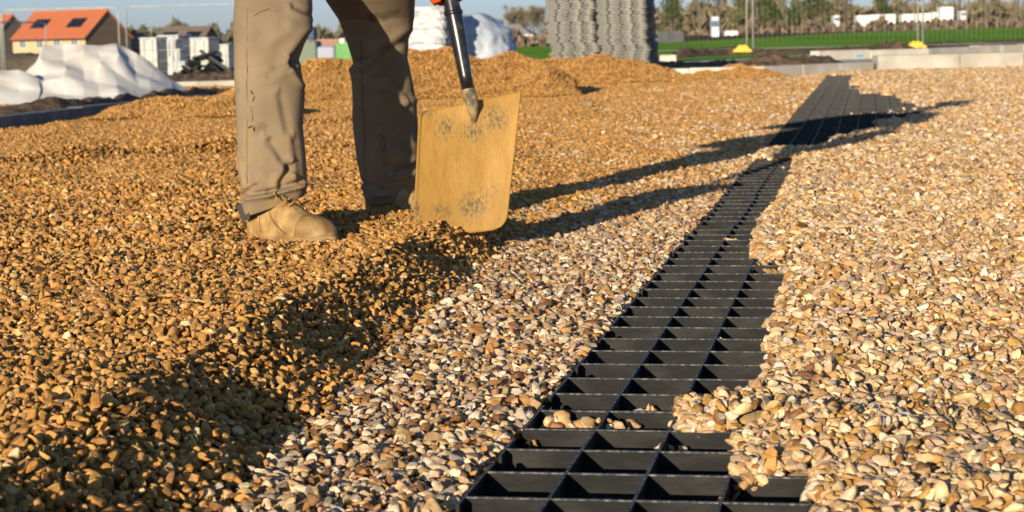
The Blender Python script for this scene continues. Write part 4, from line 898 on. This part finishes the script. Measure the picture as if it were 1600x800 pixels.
for args in [(222,262,62,120,47,'tall pale block stack at the left of the row'), (250,300,58,122,50,'taller block stack with ragged top behind the leftmost stack'), (262,282,64,80,49,'narrow pale block stack second from the left'), (268,290,80,100,46,'low block stack stepping down in front of the narrow stack'), (274,298,99,112,43,'single pale block pile low beside the black rubble'),
             (288,302,63,100,52,'slim pale block stack just left of the widest stack'), (300,344,62,122,48,'widest pale block stack with a square top'), (342,368,72,124,51,'block stack with timber top partly hidden by the trousers')]:
    block_stack(*args)
# black heap of pipe offcuts and film
def tangle():
    c = A(318, 118, 34); r = empty('black_debris_pile', (c[0], c[1], -.12)); tag(r, 'tangled pile of black plastic panels in front of the block stacks', 'debris pile')
    blk = mat('black_debris', (.012, .012, .014), .5, (.03, .03, .03), 8)
    m = MB(); rd = random.Random(4)
    for k in range(60):
        x = rd.uniform(-.5, .55); hx = .05+.42*math.exp(-((x-.05)/.28)**2); z = rd.uniform(0, hx); L = rd.uniform(.08, .28); 
        Mx = Matrix.Translation((x, rd.uniform(-.3, .3), z)) @ Matrix.Rotation(rd.uniform(-.6, .9), 4, 'Y') @ Matrix.Rotation(rd.uniform(-.6, .6), 4, 'X') @ Matrix.Rotation(rd.uniform(0, 3), 4, 'Z')
        m.box(-L/2, L/2, -.12, .12, -.018, .018, M=Mx)
    m.build('panel_scraps', blk, r)
    p = MB(); Mx = Matrix.Translation((.28, -.2, .30)) @ Matrix.Rotation(.62, 4, 'Y'); p.box(-.36, .36, -.05, .05, -.025, .025, M=Mx); p.build('leaning_panel', blk, r)
tangle()

# ------------------------------------------------------------------ houses
roof_red = mat('orange_roof_tiles', (.42, .115, .05), .85, (.49, .15, .065), 1.5, .03, 5, aniso=(1, 1, 6))
roof_brn = mat('brown_roof_tiles', (.13, .10, .085), .9, (.17, .13, .11), 1.5, .03, 5)
brick_y = brick_mat('buff_brick', (.62, .40, .20), (.55, .35, .17), (.5, .42, .3), 4); brick_d = brick_mat('brown_brick', (.16, .10, .065), (.20, .125, .08), (.2, .16, .13), 4)
brick_o = brick_mat('orange_brick', (.55, .17, .06), (.48, .14, .05), (.4, .25, .16), 4); glass = mat('window_glass', (.10, .13, .17), .12, spec=.8); frame_w = mat('white_frame', (.75, .75, .72), .5); pv = mat('solar_panel', (.010, .011, .018), .15, spec=.7)
def house(anchor, Y, yaw, L, W, eave, ridge, mwall, mgable, mroof, label, nwin=4, solar=2, group=None, name='house'):
    """anchor: pixel of the right hand roof apex at distance Y"""
    ap = A(anchor[0], anchor[1], Y); R_ = Matrix.Rotation(yaw, 3, 'Z'); loc = Vector(ap)-R_ @ Vector((L/2, 0, ridge))
    r = empty(name, loc, yaw); tag(r, label, 'house', group)
    w_ = MB(); w_.add([(-L/2,-W/2,0),(L/2,-W/2,0),(L/2,-W/2,eave),(-L/2,-W/2,eave),(-L/2,W/2,0),(L/2,W/2,0),(L/2,W/2,eave),(-L/2,W/2,eave)], [(0,1,2,3),(5,4,7,6)]); w_.build('wall', mwall, r)
    g = MB(); g.add([(L/2,-W/2,0),(L/2,W/2,0),(L/2,W/2,eave),(L/2,0,ridge-.1),(L/2,-W/2,eave)], [(0,1,2,3,4)]); g.build('gable_wall', mgable, r); g = MB(); g.add([(-L/2,-W/2,0),(-L/2,W/2,0),(-L/2,W/2,eave),(-L/2,0,ridge-.1),(-L/2,-W/2,eave)], [(4,3,2,1,0)]); g.build('gable_wall', mgable, r)
    rf = MB(); o_ = .35; sl = (ridge-eave)/(W/2); ez = eave-o_*sl; th = .16
    for s in (-1, 1): rf.add([(-L/2-.2, s*(W/2+o_), ez), (L/2+.2, s*(W/2+o_), ez), (L/2+.2, 0, ridge), (-L/2-.2, 0, ridge), (-L/2-.2, s*(W/2+o_), ez-th), (L/2+.2, s*(W/2+o_), ez-th), (L/2+.2, 0, ridge-th), (-L/2-.2, 0, ridge-th)],
                             [(0,1,2,3),(7,6,5,4),(0,4,5,1),(1,5,6,2),(3,7,4,0)])
    rf.box(-L/2-.2, L/2+.2, -.12, .12, ridge-.02, ridge+.10)
    ro = rf.build('roof', mroof, r)
    ft = MB().box(-L/2-.2, L/2+.2, -W/2-o_-.06, -W/2-o_-.005, ez-.22, ez-.02).build('gutter', mat('gutter_black', (.03, .03, .03), .5), r)
    for k in range(solar):
        cx = -L/2+L*(.24+.50*k); n_ = Vector((0, -sl, 1)).normalized()
        def pt(x, t, h): y = -(W/2)*t; z = eave+(ridge-eave)*(1-t); return (x, y-.0+n_.y*h*-1*-1, z+n_.z*h)
        m = MB(); m.add([pt(cx-1.35, .66, .10), pt(cx+1.35, .66, .10), pt(cx+1.35, .32, .10), pt(cx-1.35, .32, .10), pt(cx-1.35, .66, .02), pt(cx+1.35, .66, .02), pt(cx+1.35, .32, .02), pt(cx-1.35, .32, .02)], [(0,1,2,3),(0,4,5,1),(1,5,6,2),(2,6,7,3),(3,7,4,0)])
        m.build('solar_panel', pv, r)
    for st in (0, 1):
        for k in range(nwin):
            x = -L/2+L*(k+.6)/(nwin+.2); z = eave-1.45 if st == 1 else .9
            f = MB(); f.box(x-.6, x+.6, -W/2-.06, -W/2-.003, z, z+1.15); fo = f.build('window', frame_w, r); p = MB()
            for s in (-1, 1): p.box(x+s*.29-.24, x+s*.29+.24, -W/2-.075, -W/2-.062, z+.08, z+1.07)
            p.build('pane', glass, fo)
    return r
house((167,15), 250, -.60, 13.6, 8.0, 5.0, 8.3, brick_y, brick_d, roof_red, 'long house with orange tiled roof and two solar panels', 4)
house((19,23), 262, -.60, 10, 8.0, 5.0, 8.3, brick_y, brick_d, roof_red, 'orange roofed house cut off by the left edge', 3, 0)
house((329,41), 330, -.35, 9.2, 7.5, 4.6, 7.4, brick_d, brick_mat('red_gable_brick', (.22, .07, .05), (.25, .08, .05), (.2, .12, .1), 4), roof_brn, 'brown roofed house with two dark solar panels', 3, 2)
house((222,52), 270, 1.25, 6, 4.2, 3.2, 5.0, brick_o, brick_o, roof_brn, 'small orange brick gabled house behind the fence', 1, 0)
house((535,62), 300, -.3, 6, 6, 3.6, 5.2, brick_y, brick_o, mat('pink_roof', (.45, .25, .2), .9), 'pinkish roofed house seen between the legs', 2, 0)
# hipped bungalow right of the covered load
def bungalow():
    Y = 170; c = A(806, 78, Y); r = empty('bungalow', (c[0], Y, -1.4), -.15); tag(r, 'small bungalow with grey hipped roof and white fascia', 'house')
    W, D, e = 3.0, 3.0, 2.1; zt = A(800, 38, Y)[2]+1.4; e = A(800, 55, Y)[2]+1.4
    MB().box(-W/2, W/2, -D/2, D/2, 0, e-.05).build('wall', mat('pinkish_brick', (.42, .28, .22), .9, (.36, .24, .19), 3), r)
    m = MB(); o_ = .25; m.add([(-W/2-o_,-D/2-o_,e),(W/2+o_,-D/2-o_,e),(W/2+o_,D/2+o_,e),(-W/2-o_,D/2+o_,e),(-.35,0,zt),(.35,0,zt)], [(0,1,5,4),(1,2,5),(2,3,4,5),(3,0,4),(0,3,2,1)]); m.build('roof', mat('grey_slates', (.22, .20, .19), .9, (.28, .26, .24), 4), r)
    MB().box(-W/2-o_-.03, W/2+o_+.03, -D/2-o_-.05, -D/2-o_-.01, e-.28, e+.04).build('fascia', frame_w, r)
    for x in (-.8, .5):
        f = MB().box(x-.3, x+.3, -D/2-.05, -D/2-.003, e-1.3, e-.5).build('window', frame_w, r); MB().box(x-.24, x+.24, -D/2-.07, -D/2-.052, e-1.23, e-.57).build('pane', glass, f)
bungalow()

# ------------------------------------------------------------------ containers, cabins, caravans, vans
def boxy(name, px0, px1, ty, by, Y, m, label, cat, wheels=False, round_=.12, extra=None, dep=2.3, group=None):
    a = A(px0, by, Y); b = A(px1, by, Y); t = A((px0+px1)/2, ty, Y); W = b[0]-a[0]; z0 = min(a[2], b[2]); Ht = t[2]-z0; lift = .12 if wheels else .06
    r = empty(name, ((a[0]+b[0])/2, Y, z0-.1)); tag(r, label, cat, group)
    body = MB().box(-W/2, W/2, -dep/2, dep/2, lift, Ht+.1).build('body', m, r); bevel(body, round_, 3)
    n = max(1, int(W/1.3))
    if Ht > 1 and not wheels:
        for k in range(n):
            x = -W/2+W*(k+.5)/n; wn = MB().box(x-.3, x+.3, -dep/2-.02, -dep/2-.004, lift+.55*(Ht-lift), lift+.85*(Ht-lift)).build('window', glass, r)
    if wheels:
        for x in (-W*.28, W*.28):
            wh = MB(); wh.tube([(x, -dep/2-.01, .20), (x, -dep/2+.22, .20)], .24, 16); wh.build('wheel', mat('tyre', (.02, .02, .02), .8), r)
    return r
white = mat('white_vehicle', (.78, .76, .72), .35, (.70, .68, .64), 1.5)
boxy('caravan', 1337, 1363, 24, 49, 232, white, 'tall white caravan end of the left white pair beyond the field', 'caravan', True)
boxy('caravan', 1362, 1397, 22.5, 37.5, 240, white, 'long white caravan right of the tall white one', 'caravan', True)
boxy('lorry_trailer', 1407, 1426, 22, 35, 250, white, 'short white trailer at the left of the right hand white row', 'trailer', True)
boxy('lorry_trailer', 1428, 1452, 21, 35, 250, white, 'white trailer behind the right pair of fence posts', 'trailer', True)
boxy('lorry_trailer', 1454, 1484, 19, 34, 250, white, 'white trailer joined to the tall white cab', 'trailer', True)
boxy('lorry', 1467, 1487, 11, 33, 247, white, 'tall white lorry cab at the right end of the white row', 'lorry', True)
boxy('portable_toilet', 1498, 1507, 17, 31, 260, mat('grey_cabin', (.55, .55, .56), .5), 'small grey cabin standing alone at the far right', 'portable toilet')
boxy('portable_toilet', 1301, 1310, 24, 41, 255, mat('pale_cabin', (.6, .6, .6), .5), 'small pale cabin left of the white caravans', 'portable toilet')
boxy('portable_toilet', 1111, 1123, 26, 57, 130, mat('blue_white_cabin', (.42, .48, .62), .5, (.7, .7, .7), 1.2), 'tall blue and white cabin beyond the green field', 'portable toilet', round_=.08, dep=1.0)
boxy('van', 1132, 1152, 48, 60, 170, white, 'low white van beside the blue and white cabin', 'van', True, dep=1.6)
boxy('shipping_container', 528, 556, 64, 93, 75, mat('green_container', (.10, .28, .08), .6, (.14, .33, .11), 2), 'green container seen between the trouser legs', 'container')
boxy('site_cabin', 500, 528, 72, 95, 80, mat('grey_blue_cabin', (.32, .34, .42), .6), 'grey blue site cabin beside the green container', 'cabin')
boxy('site_cabin', 470, 500, 64, 98, 85, mat('dull_green_cabin', (.16, .20, .15), .7), 'dull green cabin behind the left trouser leg', 'cabin')
boxy('water_tank', 531, 539, 60, 66, 74, white, 'small white tank on top of the green container', 'tank', dep=.3, round_=.03)
boxy('storage_skip', 484, 494, 42, 62, 140, mat('blue_skip', (.05, .08, .16), .6), 'dark blue cabin rising behind the left trouser leg', 'skip')

# ------------------------------------------------------------------ corrugated fence, hedges
cf = MB(); a = A(1000, 76, 95); b = A(1068, 70, 100); n = 60
zt0, zt1 = A(1000, 50, 95)[2], A(1068, 49, 100)[2]
pr = []
for i in range(n+1):
    t = i/n; p = a*(1-t)+b*t; off = .04*math.sin(i*PI/1.5); pr.append((p[0], p[1]+off, p[2]-.3, zt0*(1-t)+zt1*t))
cf.add([(p[0], p[1], p[2]) for p in pr]+[(p[0], p[1], p[3]) for p in pr]+[(p[0], p[1]+.03, p[3]) for p in pr]+[(p[0], p[1]+.03, p[2]) for p in pr], [(k*(n+1)+i, k*(n+1)+i+1, (k+1)*(n+1)+i+1, (k+1)*(n+1)+i) for k in range(3) for i in range(n)])
tag(cf.build('corrugated_fence', mat('grey_boards', (.27, .26, .24), .9, (.40, .38, .35), 1.5, aniso=(3, 1, .2))), 'grey boarded fence at the left end of the green field', 'fence')

def leaf_mesh(mb, n, cf_, size, rd, flat=False, mi=0):
    """n small leaf or twig faces placed by cf_()"""
    for _ in range(n):
        p, s = cf_(); a = Vector(rd.normal(size=3)).normalized(); b = a.cross(Vector(rd.normal(size=3))).normalized(); w_ = size*s; 
        mb.add([p-a*w_, p+b*w_*.6, p+a*w_, p-b*w_*.6], [(0, 1, 2, 3)], mi)
twig = mat('bare_twigs', (.14, .115, .07), .95, (.21, .175, .11), .5); bark = mat('bark', (.10, .08, .06), .95, (.16, .13, .10), 2)
ivy = mat('ivy_leaves', (.035, .062, .018), .7, (.075, .10, .03), .6); olive = mat('olive_leaves', (.10, .11, .04), .8, (.15, .14, .06), .6)
def bare_tree_meshes(h, seed, twigs, spread=.45, tw=.012):
    rd = random.Random(seed); tr_, cr_ = MB(), MB(); tips = []
    def grow(p, d, L, r, lv):
        q = p+d*L; (tr_ if lv < 3 else cr_).tube([p, (p+q)/2+Vector((rd.uniform(-1, 1), rd.uniform(-1, 1), 0))*L*.06, q], [r, r*.85, r*.68], 5 if lv < 3 else 3, cap=False)
        if lv >= 5: tips.append((q, d)); return
        for k in range(rd.choice([2, 3, 3]) if lv else 5):
            nd = (d+Vector((rd.uniform(-1, 1), rd.uniform(-1, 1), rd.uniform(-.25, .6)))*(spread+.12*lv)).normalized(); grow(p+d*L*(rd.uniform(.65, 1) if lv else rd.uniform(.5, 1)), nd, L*rd.uniform(.62, .82), r*.6, lv+1)
    grow(Vector((0, 0, 0)), Vector((0, 0, 1)), h*.27, h*.018, 0)
    for q, d in tips:
        for _ in range(twigs):
            nd = (d+Vector((rd.uniform(-1, 1), rd.uniform(-1, 1), rd.uniform(-.6, .8)))).normalized(); e = q+nd*h*rd.uniform(.03, .085); s = nd.cross(Vector((rd.uniform(-1, 1), rd.uniform(-1, 1), .3))).normalized()*h*tw*.25
            st = q-nd*h*.02; cr_.add([st-s, st+s, e], [(0, 1, 2)])
    return tr_, cr_
def make_bare(h, seed, twigs, name='bare_tree', tw=.012):
    t, c = bare_tree_meshes(h, seed, twigs, tw=tw); r = empty(name, (0, 0, 0)); t.build('trunk', bark, r); c.build('crown', twig, r); return r
def make_ivy(h, seed, wd=.30, name='ivy_clad_tree', m=None):
    rd = np.random.default_rng(seed); r = empty(name, (0, 0, 0)); t = MB(); t.tube([(0, 0, 0), (0, .1, h*.4), (.1, 0, h*.75)], [h*.03, h*.022, h*.01], 8)
    cl = [(Vector((rd.normal(0, wd*h*.35), rd.normal(0, wd*h*.35), h*rd.uniform(.12, .95))), h*rd.uniform(.07, .15)) for _ in range(20)]
    for c_, _ in cl: t.tube([(0, 0, max(.1, c_.z-h*.15)), tuple(c_)], [h*.010, h*.003], 4, cap=False)
    t.build('trunk', bark, r); m_ = MB()
    def f():
        c_, rr = cl[rd.integers(len(cl))]; d = Vector(rd.normal(size=3)).normalized(); return c_+d*rr*rd.uniform(.3, 1)**.5, rd.uniform(.6, 1.3)
    leaf_mesh(m_, 2600, f, h*.020, rd); m_.build('crown', m or ivy, r); return r
def copy_tree(o):
    c = o.copy(); C.objects.link(c)
    for ch in o.children: k = ch.copy(); C.objects.link(k); k.parent = c
    return c
USED = {}
def put(proto, px, by, Y, s, rz, label, cat='tree', group=None):
    o = copy_tree(proto) if USED.get(proto.name) else proto; USED[proto.name] = True
    p = A(px, by, Y); o.location = p; o.scale = (s, s, s); o.rotation_euler = (0, 0, rz); tag(o, label, cat, group); return o
b1 = make_bare(10, 3, 9); b2 = make_bare(10, 8, 9); iv1 = make_ivy(9, 2); iv2 = make_ivy(9, 5, .26); ol = make_ivy(9, 9, .34, 'olive_tree', olive)
gB = 'bare winter trees beyond the site'
put(b1, 800, 86, 190, .62, 0, 'bare branched tree directly above the bungalow roof', group=gB)
put(b2, 843, 84, 185, .60, 1, 'bare tree between the bungalow and the grey panel stack', group=gB)
put(b1, 770, 86, 210, .50, 2, 'bare tree at the left of the bungalow', group=gB)
put(b2, 822, 85, 230, .66, 3.6, 'bare tree at the right behind the bungalow', group=gB)
for i, (px, s, lb) in enumerate([(1095, 1.05, 'bare tree above the blue and white cabin'), (1125, .95, 'bare tree right of the blue and white cabin'), (1225, 1.0, 'bare tree between the left fence posts and the next ivy tree'), (1320, 1.0, 'bare tree left of the white caravans'), (1375, 1.08, 'bare tree behind the long white caravan'), (1415, 1.0, 'bare tree behind the left end of the right white row'), (1462, 1.02, 'bare tree rising behind the white trailers'), (1500, 1.05, 'bare tree behind the lone grey cabin'), (1545, .95, 'bare tree right of the lone grey cabin'), (1588, 1.08, 'bare tree at the right edge of the picture')]):
    put([b1, b2][i % 2], px, 44, 330, s, i*1.3, lb, group=gB)
for px, by, s, pr_, lb in [(1049, 60, .85, iv1, 'dark ivy clad tree right of the grey panel stack'), (1157, 52, .9, ol, 'olive green tree left of the left fence posts'), (1203, 50, .95, iv2, 'dark ivy clad tree right of the left fence posts'), (1238, 46, .42, iv1, 'small round evergreen in front of the brown wood'), (1264, 48, 1.0, iv1, 'tall ivy clad tree midway between the post pairs'), (1288, 44, .95, ol, 'olive tree leaning beside the tall ivy tree'), (1384, 38, .9, iv2, 'dark narrow tree between the caravans and the trailers'), (1182, 50, .9, ol, 'olive tree seen between the left fence posts')]:
    put(pr_, px, by, 300, s, px*.37, lb, group='green trees along the far wood')
def mass(name, px0, px1, topf, basef, Y0, Y1, n, size, m, label, seed):
    rd = np.random.default_rng(seed); mb = MB(); w_ = Wob(seed, .08, 10)
    px = rd.uniform(px0, px1, n); Yd = rd.uniform(Y0, Y1, n); t = rd.uniform(0, 1, n)**1.25
    P = []
    for i in range(n):
        tp = topf(px[i])+5*w_(px[i]*2.2, 0*px[i]); y = basef(px[i])+(tp-basef(px[i]))*t[i]; P.append(A(px[i], y, Yd[i]))
    P = np.array(P); a = rd.normal(size=(n, 3)); a[:, 2] = np.abs(a[:, 2])*1.6; a /= np.linalg.norm(a, axis=1)[:, None]; b = np.cross(a, rd.normal(size=(n, 3))); b /= np.linalg.norm(b, axis=1)[:, None]
    sz = size*rd.uniform(.5, 1.4, (n, 1)); V = np.stack([P-a*sz, P+b*sz*.30, P+a*sz, P-b*sz*.30], 1).reshape(-1, 3); me = bpy.data.meshes.new(name); me.vertices.add(len(V)); me.vertices.foreach_set('co', V.ravel())
    q = np.arange(4*n); me.loops.add(4*n); me.loops.foreach_set('vertex_index', q); me.polygons.add(n); me.polygons.foreach_set('loop_start', np.arange(n)*4); me.materials.append(m); me.update(calc_edges=True); me.validate()
    return tag(link(name, me), label, 'wood', kind='stuff')
wood1 = mat('winter_wood', (.14, .115, .065), .95, (.22, .18, .11), .08)
mass('far_wood', 960, 1900, lambda x: np.interp(x, [960, 1010, 1080, 1200, 1400, 1700], [30, 18, 12, 6, 10, 8]), lambda x: np.interp(x, [960, 1600], [66, 40]), 380, 470, 26000, 1.3, wood1, 'brown leafless wood along the right hand skyline', 5)
mass('far_hill_wood', -200, 980, lambda x: np.interp(x, [-200, 180, 240, 370, 560, 800, 980], [60, 46, 44, 46, 50, 58, 48]), lambda x: np.interp(x, [-200, 400, 980], [110, 100, 72]), 420, 520, 26000, 1.4, mat('hill_wood', (.09, .085, .05), .95, (.17, .14, .09), .06), 'olive brown wooded hill on the left skyline', 6)
mass('brown_hedge', 1060, 1900, lambda x: np.interp(x, [1060, 1180, 1600], [56, 41, 33]), lambda x: np.interp(x, [1060, 1180, 1330, 1600], [68, 60, 56, 46]), 205, 212, 12000, .38, mat('hedge_twigs', (.14, .10, .07), .95, (.20, .145, .10), .2), 'low brown hedge along the far edge of the field', 7)
mass('garden_shrubs', 740, 870, lambda x: np.interp(x, [740, 870], [58, 52]), lambda x: 86, 150, 158, 3500, .3, mat('shrub_twigs', (.17, .12, .09), .95, (.26, .19, .15), .3), 'brown shrubs round the bungalow garden', 8)
# earth mound with scrub in front of the houses on the left
def far_mound():
    nx, ny = 120, 30; w1, w2 = Wob(101, 1.0, 12), Wob(102, 4, 14); Yc = 95
    X, Y = np.meshgrid(np.linspace(-34, -16, nx), np.linspace(Yc-5, Yc+5, ny)); top = A(100, 80, Yc)[2]
    zb = ground_z(X, Y)-.1; e = np.clip(1-((Y-Yc)/5)**2, 0, 1)*sst(-34, -31, X)*(1-sst(-19.5, -17, X)); Z = zb+(top-zb)*e*(1+.05*w1(X, Y)+.03*w2(X, Y))
    idx = np.arange(nx*ny).reshape(ny, nx); q = np.stack([idx[:-1, :-1], idx[:-1, 1:], idx[1:, 1:], idx[1:, :-1]], -1).reshape(-1, 4); mb = MB(); mb.add(np.stack([X, Y, Z], -1).reshape(-1, 3), q.tolist())
    tag(mb.build('spoil_bank', mat('scrubby_soil', (.10, .07, .045), .95, (.17, .13, .075), .5, .1, 2), smooth=True), kind='structure')
far_mound()
# thin pale posts along the hedge
post0 = MB().box(-.035, .035, -.035, .035, 0, 1.1).build('timber_post', mat('pale_post', (.28, .24, .20), .9)); k = 0
for px in range(1190, 1600, 16):
    o = post0 if k == 0 else post0.copy()
    if k: C.objects.link(o)
    k += 1; by = np.interp(px, [1180, 1330, 1600], [59, 54.5, 44.5]); p = A(px, by, 200); o.location = (p[0], 200, p[2]-.1)
    tag(o, 'pale timber post in the line along the far edge of the field', 'post', 'pale posts along the far edge of the field')
